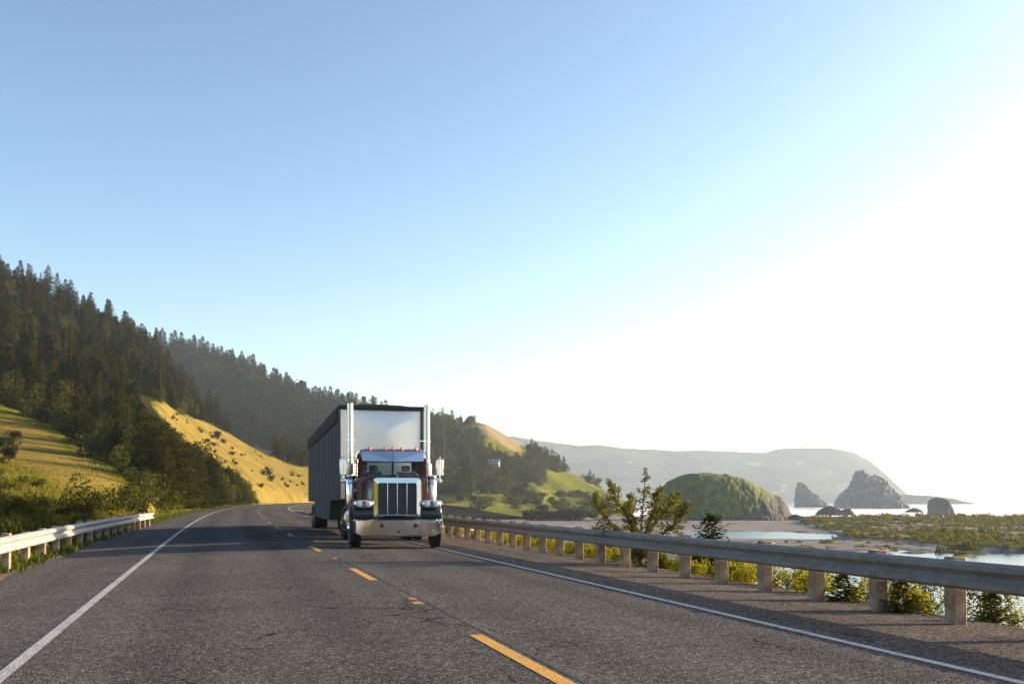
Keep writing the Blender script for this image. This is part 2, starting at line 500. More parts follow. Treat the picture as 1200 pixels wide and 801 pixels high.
def water_mat(name, foam):
    m, nt, out = mat(name)
    p = N(nt, 'ShaderNodeBsdfPrincipled', Roughness=0.12 if foam else 0.2, IOR=1.33)
    co = coord(nt)
    base = (0.035, 0.06, 0.065)
    n1 = noise_n(nt, coord(nt, 'Object', (1, 1, 1)), 0.9, 4)
    if foam:
        # breaker lines run along the shore (across the view), broken into streaks
        rot = nt.nodes.new('ShaderNodeMapping'); rot.inputs['Rotation'].default_value = (0, 0, PSI)
        t = nt.nodes.new('ShaderNodeTexCoord'); L(nt, t.outputs['Object'], rot.inputs[0])
        sp = nt.nodes.new('ShaderNodeSeparateXYZ'); L(nt, rot.outputs[0], sp.inputs[0])
        st = nt.nodes.new('ShaderNodeMapping'); st.inputs['Scale'].default_value = (0.006, 0.02, 1)
        L(nt, rot.outputs[0], st.inputs[0])
        f = noise_n(nt, st.outputs[0], 1.0, 6, 0.62)
        f2 = noise_n(nt, rot.outputs[0], 0.03, 5, 0.65)
        k = math_n(nt, 'ADD', math_n(nt, 'MULTIPLY', f, 0.7), math_n(nt, 'MULTIPLY', f2, 0.3))
        near = nt.nodes.new('ShaderNodeMapRange')
        near.inputs['From Min'].default_value = 450; near.inputs['From Max'].default_value = 2200
        near.inputs['To Min'].default_value = 0.16; near.inputs['To Max'].default_value = -0.14
        L(nt, sp.outputs[1], near.inputs[0])
        k = math_n(nt, 'ADD', k, near.outputs[0])
        fm = ramp(nt, k, [(0.50, (0, 0, 0)), (0.58, (1, 1, 1))])
        L(nt, mix(nt, fm, base, (0.82, 0.80, 0.78)), p.inputs['Base Color'])
        L(nt, math_n(nt, 'ADD', math_n(nt, 'MULTIPLY', fm, 0.7), 0.15), p.inputs['Roughness'])
        L(nt, bump(nt, math_n(nt, 'ADD', n1, math_n(nt, 'MULTIPLY', f, 3.0)), 0.6, 0.6), p.inputs['Normal'])
    else:
        L(nt, ramp(nt, noise_n(nt, co, 0.02, 3), [(0.3, (0.04, 0.06, 0.06)), (0.7, (0.06, 0.075, 0.075))]), p.inputs['Base Color'])
        n2 = noise_n(nt, coord(nt, 'Object', (0.5, 1.2, 1)), 1.6, 3)
        L(nt, bump(nt, n2, 0.7, 0.16), p.inputs['Normal'])
    L(nt, p.outputs[0], out.inputs[0])
    return m
M['sea'] = water_mat('sea_water', True)
M['river'] = water_mat('river_water', False)

# ------------------------------------------------------------------ road line
def heading(s):
    s = np.asarray(s, float)
    a = 5.675e-5 * np.clip(s - 20, 0, 248) ** 1.5
    return a + np.clip(s - 268, 0, None) / 600.0
S_ = np.arange(-300, 701, 1.0)
_h = heading(S_)
RX = np.cumsum(np.sin(_h)); RY = np.cumsum(np.cos(_h))
i0 = int(np.argmin(abs(S_)))
RX -= RX[i0]; RY -= RY[i0]
def road_z(s):
    return 0.0026 * np.clip(s, 0, 400)
def road(s, u, dz=0.0):
    s = np.asarray(s, float); u = np.asarray(u, float)
    h = heading(s)
    x = np.interp(s, S_, RX) + u * np.cos(h)
    y = np.interp(s, S_, RY) - u * np.sin(h)
    return np.stack(np.broadcast_arrays(x, y, road_z(s) + dz), -1)

def strip(name, us, zs, mats, s0, s1, step=1.0, jitter=None, attrs=None):
    s = np.concatenate([np.arange(s0, s1, step), [s1]])
    P = np.stack([road(s, u, z) for u, z in zip(us, zs)], 1)
    if jitter:
        jitter(P, s)
    A = {}
    for k, row in (attrs or {}).items():
        A[k] = np.repeat(np.array(row)[None, :], len(s), 0)
    me = grid_mesh(name, P[:, ::-1] if False else P, mats, attrs=A)
    return link_mesh(name, me)

RU, RZ = [-3.7, -3.4, -1.53, 2.22, 5.47, 5.75, 8.35], [-0.17, -0.15, -0.06, 0.0, -0.07, -0.08, -0.17]
U_L, U_C, U_R = -1.53, 2.22, 5.47
def rz(u): return float(np.interp(u, RU, RZ))
def rj(P, s):
    P[:, 0, 0] += 0.10 * fbm(s * 0.4, s * 0 + 3, 5); P[:, -1, 0] += 0.06 * fbm(s * 0.5, s * 0 + 9, 6)
ru = np.unique(np.concatenate([np.arange(-3.6, 8.3, 0.25), RU]))
trk = sum(np.exp(-((ru - c) / 0.33) ** 2) for c in (-0.5, 1.2, 3.0, 4.7))
o = strip('road', list(ru), [rz(u) for u in ru], [M['asphalt']], -300, 640, jitter=rj,
          attrs={'shoulder': np.clip((ru - 5.6) / 0.3, 0, 1) + 0.4 * np.clip((-2.0 - ru) / 0.6, 0, 1), 'track': trk})
tag(o, kind='structure')

def band(name, u, w, s0, s1, m, dz=0.004, step=1.0):
    n = max(2, int((s1 - s0) / step) + 1)
    s = np.linspace(s0, s1, n)
    zz = rz
    P = np.stack([road(s, u - w / 2, zz(u - w / 2) + dz), road(s, u + w / 2, zz(u + w / 2) + dz)], 1)
    o = link_mesh(name, grid_mesh(name, P, [m]))
    tag(o, kind='structure')
    return o
band('edge_line', U_L, 0.11, -60, 420, M['line_white'])
band('edge_line', U_R, 0.11, -60, 420, M['line_white'])
dash_s = [(5.4, 8.75), (15.0, 17.6), (23.4, 26.0)] + [(33 + 8.6 * k, 35.4 + 8.6 * k) for k in range(26)]
for i, (a, b) in enumerate(dash_s):
    band('centre_dash', U_C + 0.02 * math.sin(i * 3.1), 0.125, a, b, M['line_yellow'] if i in (0, 1, 2) else M['line_worn'], step=0.3)
band('worn_dash', U_C + 0.02, 0.13, 11.45, 11.75, M['line_worn'], step=0.1)

M['tar'] = simple('tar_seam', (0.018, 0.017, 0.017), 0.6, var=0.3)
band('tar_seam', U_C + 0.13, 0.022, 3, 120, M['tar'], dz=0.003)
# raised road studs between the dashes
def stud(s, label):
    p = road(s, U_C + 0.03, -0.001)
    e = empty('road_stud', tuple(p))
    b = MB(); b.loft([[(-.055, -.05, 0), (.055, -.05, 0), (.055, .05, 0), (-.055, .05, 0)],
                      [(-.04, -.025, .018), (.04, -.025, .018), (.04, .025, .018), (-.04, .025, .018)]])
    b.build('stud_body', M['line_yellow'], e)
    r = MB(); r.add([(-.035, -.052, .004), (.035, -.052, .004), (.03, -.033, .016), (-.03, -.033, .016)], [(0, 1, 2, 3)])
    r.build('reflector', M['amber'], e, smooth=0)
    tag(e, label, 'road stud')
stud(12.05, 'yellow raised road stud in line with the centre dashes, nearest the camera')
stud(20.6, 'yellow raised road stud on the centre line just in front of the truck shadow')

# ------------------------------------------------------------------ hills
def fan_cols(cols, pxs):
    """cols rows: px, foot depth, foot z, crest depth, crest row"""
    c = np.array(cols, float)
    return [np.interp(pxs, c[:, 0], c[:, k]) for k in range(1, 5)]

class FanHill:
    def __init__(s, cols, power, amp, nscale, seed, px0, px1, step, rows=60, back=1.5, gully=0.6):
        s.px = np.arange(px0, px1 + step, step)
        Df, zf, Dc, yc = fan_cols(cols, s.px)
        k = np.linspace(0, 1, rows) ** 1.0
        yf = HY - (zf - H) * F / Df
        D = Df[None] + (Dc - Df)[None] * k[:, None] ** power
        Y = yf[None] + (yc - yf)[None] * k[:, None]
        Z = H - (Y - HY) * D / F
        # beyond the crest the land falls away again
        bk = np.linspace(0, 1, 14)[1:]
        Db = Dc[None] * (1 + (back - 1) * bk[:, None])
        zc = Z[-1]
        Zb = zc[None] - (zc + 30)[None] * bk[:, None] ** 1.7
        D = np.concatenate([D, Db]); Z = np.concatenate([Z, Zb])
        X = (s.px[None] - 600) / F * D
        x = X * CP + D * SP; y = -X * SP + D * CP
        w = np.concatenate([np.clip(k / 0.25, 0, 1) ** 1.2, np.ones(13)])[:, None]
        Z = Z + amp * w * fbm(x / nscale, y / nscale, seed, 5) * np.clip(D / 250, 0.12, 1)
        ridged = 1 - 2 * np.abs(fbm(s.px[None] / F * 900 / nscale * 1.6 + 0 * Z, D / nscale * 0.35, seed + 5, 4))
        Z = Z + amp * gully * w * (ridged - 0.6) * np.clip(D / 250, 0.12, 1) * np.clip(1.25 - np.concatenate([k, np.ones(13)]), 0, 1)[:, None]
        s.P = np.stack([x, y, Z], -1)
        s.k = np.concatenate([k, 1 + bk])
        s.D = D
        s.py = HY - (Z - H) * F / D
        s.rows = rows
    def sample(s, px, k):
        """bilinear point on the slope, k 0 foot .. 1 crest"""
        i = (px - s.px[0]) / (s.px[1] - s.px[0]); j = k * (s.rows - 1)
        i0 = int(min(max(i, 0), len(s.px) - 2)); j0 = int(min(max(j, 0), s.rows - 2))
        a, b = i - i0, j - j0
        P = s.P
        return (P[j0, i0] * (1 - a) + P[j0, i0 + 1] * a) * (1 - b) + (P[j0 + 1, i0] * (1 - a) + P[j0 + 1, i0 + 1] * a) * b
    def pixels(s):
        return np.broadcast_to(s.px[None], s.py.shape), s.py

# foot of the near hill follows the left side of the road
fs = np.arange(2, 520, 1.0)
fp = road(fs, -5.0, -0.24)
fpx, fpy, fD = w2px(fp[:, 0], fp[:, 1], fp[:, 2])
ordr = np.argsort(fpx)
def foot(px):
    return float(np.interp(px, fpx[ordr], fD[ordr])), float(np.interp(px, fpx[ordr], fp[ordr, 2]))
crestA = [(-1600, 200, 120), (-900, 300, 190), (-400, 350, 240), (-150, 380, 282), (0, 400, 314), (50, 405, 339), (100, 410, 366), (150, 415, 394), (185, 415, 418),
          (205, 412, 447), (225, 410, 466), (250, 408, 486), (280, 405, 506), (310, 405, 526), (335, 408, 537), (357, 415, 546), (400, 425, 560), (450, 440, 576), (500, 460, 588)]
colsA = []
cc = np.array(crestA, float)
for px in np.unique(np.concatenate([cc[:, 0], np.arange(-300, 500, 20.0)])):
    d, z = foot(px)
    Dc = np.interp(px, cc[:, 0], cc[:, 1]); yc = np.interp(px, cc[:, 0], cc[:, 2])
    colsA.append((px, d, z, max(Dc, d + 15), yc))
hillA = FanHill(colsA, 1.75, 5.0, 60.0, 3, -1600, 480, 4.0, rows=90, gully=0.0)
pxA, pyA = hillA.pixels()
TAN_A = [(-40, 462), (0, 480), (30, 492), (60, 512), (100, 537), (140, 562), (180, 580), (196, 590), (180, 599), (150, 601), (112, 598), (88, 588), (60, 566), (30, 548), (-40, 530)]
TAN_B = [(176, 468), (195, 474), (215, 487), (245, 495), (270, 509), (300, 523), (330, 539), (357, 547), (420, 560), (480, 580), (480, 600), (305, 592), (298, 575), (286, 560), (262, 548), (238, 533), (212, 514), (192, 496), (178, 480)]
wob = fbm(pxA / 25, pyA / 25, 8, 3) * 6
tanA = (inpoly(TAN_A, pxA + wob, pyA + wob) | inpoly(TAN_B, pxA + wob, pyA + wob)).astype(float)
GRASSY = [(-60, 440), (0, 470), (60, 500), (110, 530), (160, 562), (200, 585), (230, 600), (300, 592), (480, 600), (480, 640), (-60, 700)]
grassy = inpoly(GRASSY, pxA + wob, pyA + wob)
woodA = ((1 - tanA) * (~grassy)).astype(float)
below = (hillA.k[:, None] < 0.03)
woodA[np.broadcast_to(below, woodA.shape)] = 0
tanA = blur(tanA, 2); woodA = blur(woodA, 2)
me = grid_mesh('hillside', hillA.P, [M['hill_near']], attrs={'tan': tanA * 0.69, 'wood': woodA})
tag(link_mesh('hillside', me), kind='structure')

# land to the left behind the camera, so that the mirror finish of the trailer has a hillside to show
s = np.arange(-300, 4.1, 6.0)
us = np.array([-5.0, -7, -12, -20, -35, -60, -95, -140])
zs = np.array([-0.24, 0.4, 3, 8, 17, 30, 44, 52])
P = np.stack([road(s, u, z) for u, z in zip(us, zs)], 1)
P[:, :, 2] += fbm(P[:, :, 0] / 30, P[:, :, 1] / 30, 21) * np.clip(-us - 6, 0, 30)[None] * 0.15
tag(link_mesh('rear_hillside', grid_mesh('rear_hillside', P, [M['hill_near']], attrs={'tan': np.zeros(P.shape[:2]), 'wood': np.broadcast_to(np.clip((-us - 14) / 10, 0, 1)[None], P.shape[:2])})), kind='structure')

# verge on the left and embankment on the right
def lj(P, s):
    P[:, 1:, 2] += 0.06 * fbm(P[:, 1:, 0] * 0.8, P[:, 1:, 1] * 0.8, 31)
tag(strip('verge', [-3.5, -3.8, -4.2, -5.0, -6.9], [-0.175, -0.165, -0.19, -0.22, -0.6], [M['verge_ground']], -300, 420, jitter=lj,
          attrs={'tan': [1, 0.7, 0.4, 0.2, 0.2], 'wood': [0, 0, 0, 0, 0]}), kind='structure')
def ej(P, s):
    P[:, 2:, 2] += 0.25 * fbm(P[:, 2:, 0] * 0.3, P[:, 2:, 1] * 0.3, 33)
EU, EZ = [8.2, 8.5, 9.1, 10, 12, 16, 21, 27], [-0.18, -0.19, -0.27, -0.5, -1.3, -3.4, -6.3, -9.5]
tag(strip('embankment', EU, EZ, [M['verge_ground']], -300, 400, jitter=ej,
          attrs={'tan': [1, 0.6, 0.3, 0.2, 0.1, 0.1, 0.1, 0.1], 'wood': [0] * 8}), kind='structure')

# forest ridge behind, meadow ridge on the right, far headland
ridge2 = FanHill([(-300, 520, 20, 1100, 300), (0, 520, 20, 1080, 352), (130, 520, 20, 1050, 388), (165, 520, 18, 1050, 397), (190, 520, 16, 1050, 403), (220, 530, 14, 1040, 411), (250, 540, 12, 1030, 422),
                  (300, 550, 10, 1010, 438), (330, 560, 8, 1000, 451), (360, 560, 6, 1000, 463), (400, 570, 6, 990, 473), (440, 580, 6, 980, 485), (480, 600, 6, 980, 498), (530, 640, 4, 980, 515), (580, 700, 0, 980, 560)],
                 1.2, 14.0, 150.0, 41, -300, 580, 8.0, rows=40)
p2, y2 = ridge2.pixels()
me = grid_mesh('forest_ridge', ridge2.P, [M['hill_mid']], attrs={'tan': np.zeros(p2.shape), 'wood': np.ones(p2.shape)})
tag(link_mesh('forest_ridge', me), kind='structure')

ridge3 = FanHill([(370, 500, 1.5, 860, 500), (420, 470, 1.0, 850, 494), (480, 450, 0.8, 840, 492), (520, 445, -0.5, 840, 494), (545, 445, -2.0, 840, 495), (570, 445, -3.5, 840, 496), (600, 450, -5.5, 840, 511), (620, 455, -6.5, 830, 523),
                  (640, 460, -7.4, 820, 535), (660, 470, -7.6, 810, 548), (690, 490, -7.6, 790, 566), (712, 510, -7.7, 760, 580), (735, 540, -7.8, 720, 592)],
                 1.15, 9.0, 90.0, 51, 370, 735, 3.0, rows=70)
p3, y3 = ridge3.pixels()
n3 = fbm(p3 / 30, y3 / 14, 61, 4)
BROWN = [(560, 497), (585, 500), (607, 514), (612, 530), (600, 528), (580, 515), (565, 508)]
wood3 = (((n3 > 0.05) & (y3 < 575)) | ((y3 < 545) & (n3 > -0.35))).astype(float) * (~inpoly([(552, 488), (620, 510), (615, 540), (585, 530), (560, 520)], p3, y3))
me = grid_mesh('coast_ridge', ridge3.P, [M['hill_mid']], attrs={'tan': blur(inpoly(BROWN, p3, y3).astype(float), 2), 'wood': blur(wood3, 1)})
tag(link_mesh('coast_ridge', me), kind='structure')

head = FanHill([(480, 3380, -11, 4290, 502), (600, 3380, -11, 4290, 511), (640, 3380, -11, 4290, 517), (680, 3380, -11, 4290, 522), (700, 3380, -11, 4290, 521), (740, 3380, -11, 4290, 525), (780, 3380, -11, 4290, 528),
                (820, 3380, -11, 4290, 530), (860, 3380, -11, 4290, 531), (895, 3380, -11, 4290, 532), (915, 3380, -11, 4290, 527), (940, 3380, -11, 4290, 523), (970, 3380, -11, 4290, 523), (1000, 3445, -11, 4290, 527),
                (1020, 3510, -11, 4290, 537), (1040, 3575, -11, 4225, 553), (1055, 3640, -11, 4160, 568), (1068, 3640, -11, 4095, 579), (1075, 3640, -11, 3965, 589.5)],
               1.0, 26.0, 420.0, 71, 480, 1075, 4.0, rows=50)
p4, y4 = head.pixels()
me = grid_mesh('headland', head.P, [M['headland']], attrs={'tan': np.clip(fbm(p4 / 18, y4 / 12, 77) * 1.2, 0, 1) * (y4 > 540), 'wood': (fbm(p4 / 40, y4 / 15, 79) > 0).astype(float)})
tag(link_mesh('headland', me), kind='structure')
spur = FanHill([(1030, 2400, -9, 2650, 578), (1060, 2400, -9, 2650, 579), (1085, 2400, -9, 2620, 580.5), (1105, 2400, -9, 2600, 582), (1118, 2400, -9, 2580, 583), (1130, 2400, -9, 2550, 587), (1142, 2400, -9, 2500, 589.5)],
               0.6, 3.0, 60.0, 73, 1030, 1142, 2.0, rows=20, back=1.08)
me = grid_mesh('low_spur', spur.P, [M['headland']], attrs={'tan': np.zeros(spur.py.shape), 'wood': np.ones(spur.py.shape)})
tag(link_mesh('low_spur', me), kind='structure')

# ------------------------------------------------------------------ water and beach
P = np.array([[(-3000, -6000, WATER - 0.02), (12000, -6000, WATER - 0.02)], [(-3000, 13000, WATER - 0.02), (12000, 13000, WATER - 0.02)]], float)
tag(link_mesh('sea', grid_mesh('sea', P, [M['sea']])), kind='structure')

RIV1 = [(880, 668), (1000, 652), (1040, 645), (1250, 648), (2300, 655), (2300, 900), (820, 900), (850, 700)]
RIV2 = [(690, 624), (770, 623), (800, 622), (870, 623), (930, 624), (985, 628), (975, 631), (900, 632), (800, 630), (700, 628)]
FLAT = [(840, 634), (900, 636), (990, 635), (1080, 642), (1180, 649), (1120, 652), (1010, 650), (900, 655), (850, 650)]
DUNE = [(925, 613), (960, 608), (1050, 606), (1200, 606), (2300, 606), (2300, 648), (1200, 648), (1130, 646), (1080, 641), (1000, 634), (960, 622)]
bpx = np.arange(560, 2300, 3.0)
brow = np.concatenate([np.arange(603.6, 660, 0.5), np.arange(660, 860, 2.0)])
BX, BY = np.meshgrid(bpx, brow)
D = F * (H - WATER) / (BY - HY)
X = (BX - 600) / F * D
wx = X * CP + D * SP; wy = -X * SP + D * CP
wobx = fbm(wx / 18, wy / 18, 81) * 14; woby = fbm(wx / 22, wy / 22, 83) * 2.2
riv = inpoly(RIV1, BX + wobx, BY + woby) | inpoly(RIV2, BX + wobx, BY + woby)
dune = inpoly(DUNE, BX + wobx, BY + woby) & ~riv
flat = inpoly(FLAT, BX + wobx, BY + woby) & (fbm(wx / 6, wy / 6, 95) > 0.12)
riv = riv & ~flat
el = np.where(riv, -0.7, 0.35 + 0.2 * fbm(wx / 9, wy / 9, 85))
dn = 0.6 + 0.9 * np.clip(fbm(wx / 16, wy / 16, 87) + 0.35, 0, 1) + 0.4 * fbm(wx / 5, wy / 5, 88)
el = np.where(dune, dn, el)
el[:3] = -0.3
el = blur(el, 2)
vegn = fbm(wx / 7, wy / 7, 90, 4) + 0.3 * fbm(wx / 25, wy / 25, 91)
veg = blur(((dune & (vegn > -0.12)) | (flat & (vegn > 0.0))).astype(float), 1)
deb = np.clip(fbm(wx / 12, wy / 4, 93) * 1.6, 0, 1) * (BY > 612)
P = np.stack([wx, wy, WATER + el], -1)
tag(link_mesh('beach', grid_mesh('beach', P, [M['beach']], attrs={'tan': deb, 'wood': veg * 0.75})), kind='structure')
rp = [cam2w((px - 600) / F * d, d, WATER) for px, d in ((560, 20), (2300, 20), (2300, 345), (560, 345))]
me = bpy.data.meshes.new('river'); me.from_pydata(rp, [], [(0, 1, 2, 3)]); me.materials.append(M['river'])
tag(link_mesh('river', me), kind='structure')

# ------------------------------------------------------------------ rocks in the sea
def sea_rock(name, prof, base, D, depth, label, cat, seed, amp=0.06, grass=None, blunt=3.0):
    """prof: silhouette (px, row); real height, a rounded plan and rugged relief"""
    pr = np.array(prof, float)
    nu, nv = 170, 90
    u = np.linspace(pr[0, 0], pr[-1, 0], nu)
    hh = (base - np.interp(u, pr[:, 0], pr[:, 1])) * D / F
    X = (u - 600) / F * D
    cx = X.mean()
    W = X[-1] - X[0]
    v = np.linspace(-1, 1, nv)
    UU = (X - cx) / (W / 2)
    half = depth * W / 2 * np.sqrt(np.clip(1 - np.abs(UU) ** 2.4, 0.02, 1))
    DX = np.repeat(X[None], nv, 0)
    DD = D + v[:, None] * half[None]
    z = hh[None] * (1 - np.abs(v[:, None]) ** blunt)
    sc = W / 7
    n = fbm(DX / sc, DD / sc, seed, 5)
    n = n + 0.5 * (1 - 2.6 * np.abs(fbm(DX / sc * 1.7 + 3, DD / sc * 1.7, seed + 11, 5)))
    n2 = 1 - 2.4 * np.abs(fbm(DX / sc * 2.3 + 9, z / sc * 2.0, seed + 3, 5))
    zz = z * (1 + min(0.10, 1.4 * amp) * n) + amp * W * 0.35 * n * (z > 0.2)
    DD = DD + n2 * W * amp
    DX = DX + fbm(z / sc * 2 + 5, DD / sc * 2, seed + 7, 4) * W * amp * 0.5
    P = np.stack([DX * CP + DD * SP, -DX * SP + DD * CP, WATER - 0.5 + np.maximum(zz, 0) + 0.4 * (z > 0.2)], -1)
    ax, ay = (cx * CP + D * SP), (-cx * SP + D * CP)
    P[:, :, 0] -= ax; P[:, :, 1] -= ay; P[:, :, 2] -= WATER - 0.5
    g = np.zeros(P.shape[:2])
    if grass is not None:
        rows = base - z * F / D
        g = grass(np.broadcast_to(u[None], g.shape), rows, np.broadcast_to(v[:, None], g.shape))
    me = grid_mesh(name, P, [M['hazed_rock'] if name == 'sea_stack' else M['rock']], attrs={'grass': g})
    o = link_mesh(name, me)
    o.location = (ax, ay, WATER - 0.5)
    tag(o, label, cat)
    return o

sea_rock('grassy_rock', [(764, 608), (767, 590), (772, 576), (782, 565), (796, 558), (812, 554), (830, 553), (850, 554.5), (866, 558), (880, 565), (893, 572), (903, 579), (911, 580), (917, 587), (922, 598), (929, 604), (934, 608)],
         608.5, 455, 0.75, 'large rounded coastal rock with green grass over its top, behind the young tree', 'rock', 5,
         grass=lambda u, r, v: np.where((u < 902) & (r < 603 - np.clip(u - 850, 0, 60) * 0.42), 1.0, 0.0), amp=0.014, blunt=2.6)
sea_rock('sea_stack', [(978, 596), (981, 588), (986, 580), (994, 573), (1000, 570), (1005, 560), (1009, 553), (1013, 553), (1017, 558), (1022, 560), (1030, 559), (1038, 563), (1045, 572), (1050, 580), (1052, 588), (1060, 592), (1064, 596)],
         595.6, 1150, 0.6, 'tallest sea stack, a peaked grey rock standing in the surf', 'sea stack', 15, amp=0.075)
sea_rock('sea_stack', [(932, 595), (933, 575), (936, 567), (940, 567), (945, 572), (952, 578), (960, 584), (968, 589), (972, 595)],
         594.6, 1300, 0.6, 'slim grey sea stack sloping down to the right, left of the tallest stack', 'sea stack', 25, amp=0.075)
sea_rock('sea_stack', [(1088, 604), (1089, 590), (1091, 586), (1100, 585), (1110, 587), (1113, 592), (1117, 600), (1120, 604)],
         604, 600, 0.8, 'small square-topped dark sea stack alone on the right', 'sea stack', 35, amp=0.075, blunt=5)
sea_rock('surf_rock', [(955, 604), (960, 600), (968, 595), (974, 594), (982, 597), (987, 600), (991, 597), (996, 596), (1000, 600), (1002, 604)],
         604, 610, 0.5, 'low dark double-humped rock in the surf below the tallest stack', 'rock', 45, amp=0.075)
sea_rock('surf_rock', [(1060, 600.5), (1066, 597), (1072, 595), (1078, 597), (1083, 600.5)],
         600, 760, 0.5, 'very small low rock awash in the surf between two stacks', 'rock', 55, amp=0.075)
sea_rock('shore_rock', [(920, 609), (926, 604), (934, 602), (940, 604), (946, 609)],
         609.5, 440, 0.6, 'low dark rock on the sand at the right foot of the grassy rock', 'rock', 58, amp=0.075)

# ------------------------------------------------------------------ plants: builders
def conifer_leaves(h, r, seed, per=6.0, spray=0.55, lean=0.0, ragged=0.35, start=0.1):
    g = np.random.default_rng(seed)
    C, U, V = [], [], []
    z = h * start
    while z < h * 0.985:
        t = z / h
        env = r * (1 - t) ** 0.75 * (0.72 + 0.28 * min(1, (t + 0.05) / 0.2))
        nb = max(4, int(per * (0.55 + (1 - t))))
        az0 = g.uniform(0, 6.28)
        for b in range(nb):
            if g.random() < 0.12: continue
            az = az0 + 6.28 * b / nb + g.normal(0, 0.25)
            ln = env * g.uniform(1 - ragged, 1 + ragged * 0.6) + 0.08
            drop = g.uniform(-0.10, 0.35) - 0.25 * t
            ns = max(2, int(ln / (spray * 0.42)))
            for k in range(ns):
                q = (k + 0.6) / ns
                p = np.array([math.cos(az) * ln * q, math.sin(az) * ln * q, z - drop * ln * q * q + g.normal(0, 0.05)])
                for side in (-1, 1):
                    a2 = az + side * g.uniform(0.35, 0.95)
                    d = np.array([math.cos(a2), math.sin(a2), g.uniform(-0.45, 0.25)])
                    d = d / np.linalg.norm(d) * spray * g.uniform(0.55, 1.1) * (1 - 0.35 * q)
                    w = np.cross(d, [0, 0, 1.0]); w = w / (np.linalg.norm(w) + 1e-6)
                    w = w * math.cos(0.6) + np.array([0, 0, 1]) * g.uniform(-0.7, 0.7)
                    C.append(p + d * 0.5); U.append(d * 0.62); V.append(w * spray * g.uniform(0.16, 0.28))
        z += h * g.uniform(0.022, 0.034) * (1.25 - 0.5 * t)
    for k in range(10):
        C.append(np.array([0, 0, h * (0.965 + 0.004 * k)])); a = g.uniform(0, 6.28)
        U.append(np.array([0.12 * math.cos(a), 0.12 * math.sin(a), spray * 0.5])); V.append(np.array([math.sin(a), -math.cos(a), 0]) * 0.07)
    C, U, V = map(np.array, (C, U, V))
    C[:, 0] += lean * (C[:, 2] / h) ** 1.5 * h
    return C, U, V

def trunk_mb(h, r, lean=0.0, limbs=0, seed=0, spread=1.0):
    mb = MB()
    n = 7
    mb.tube([(lean * (k / n) ** 1.5 * h, 0.02 * h * math.sin(k * 1.3 + seed), h * 0.97 * k / n - 0.3 * (k == 0)) for k in range(n + 1)],
            [r * (1 - 0.92 * k / n) for k in range(n + 1)], 7)
    g = random.Random(seed)
    for i in range(limbs):
        z = h * g.uniform(0.12, 0.8); a = g.uniform(0, 6.28); l = spread * (1 - z / h) * g.uniform(0.6, 0.95)
        x0 = lean * (z / h) ** 1.5 * h
        mb.tube([(x0, 0, z), (x0 + math.cos(a) * l * .5, math.sin(a) * l * .5, z - 0.03 * l), (x0 + math.cos(a) * l, math.sin(a) * l, z - 0.14 * l)],
                [r * .28, r * .16, r * .06], 5)
    return mb

def make_conifer(name, h, r, seed, leaf, spray, per=6.0, lean=0.0, ragged=0.35, start=0.1):
    e = empty(name)
    trunk_mb(h, h * 0.016 + 0.03, lean, 10, seed, r).build('trunk', M['bark'], e)
    C, U, V = conifer_leaves(h, r, seed, per, spray, lean, ragged, start)
    link_mesh('crown', leaf_mesh('crown', C, U, V, [leaf]), e)
    return e

def bush_leaves(rx, rz, n, leaf, seed, lobes=7, flat=0.0):
    g = np.random.default_rng(seed)
    lc = g.normal(0, 0.42, (lobes, 3)) * np.array([rx, rx, rz]); lc[:, 2] = np.abs(lc[:, 2]) * 0.9 + rz * 0.35
    lr = g.uniform(0.32, 0.6, lobes)
    k = g.integers(0, lobes, n)
    d = unit(g.normal(0, 1, (n, 3)))
    rad = lr[k] * g.uniform(0.45, 1.08, n) ** 0.6
    C = lc[k] + d * rad[:, None] * np.array([rx, rx, rz])
    C[:, 2] = np.maximum(C[:, 2], 0.03)
    U = unit(g.normal(0, 1, (n, 3)) + d * 0.9 + np.array([0, 0, 0.3])) * leaf * g.uniform(0.6, 1.2, (n, 1))
    V = unit(np.cross(U, g.normal(0, 1, (n, 3)))) * leaf * g.uniform(0.3, 0.55, (n, 1))
    return C, U, V, lc

def make_bush(name, rx, rz, n, leaf, seed, m, lobes=7):
    e = empty(name)
    C, U, V, lc = bush_leaves(rx, rz, n, leaf, seed, lobes)
    mb = MB()
    for p in lc:
        mb.tube([(p[0] * .1, p[1] * .1, -0.1), (p[0] * .45, p[1] * .45, p[2] * .5), tuple(p)], [0.03 * rx, 0.02 * rx, 0.006], 5)
    mb.build('stem', M['bark'], e)
    link_mesh('foliage', leaf_mesh('foliage', C, U, V, [m]), e)
    return e

def place(proto, used, loc, sc=1.0, rz=None, zs=None):
    if proto.name in used: o = copy_tree(proto)
    else: o = proto; used.add(proto.name)
    o.location = tuple(loc)
    o.rotation_euler = (random.gauss(0, 0.03), random.gauss(0, 0.03), random.uniform(0, 6.28) if rz is None else rz)
    o.scale = (sc, sc, zs or sc)
    return o
USED = set()

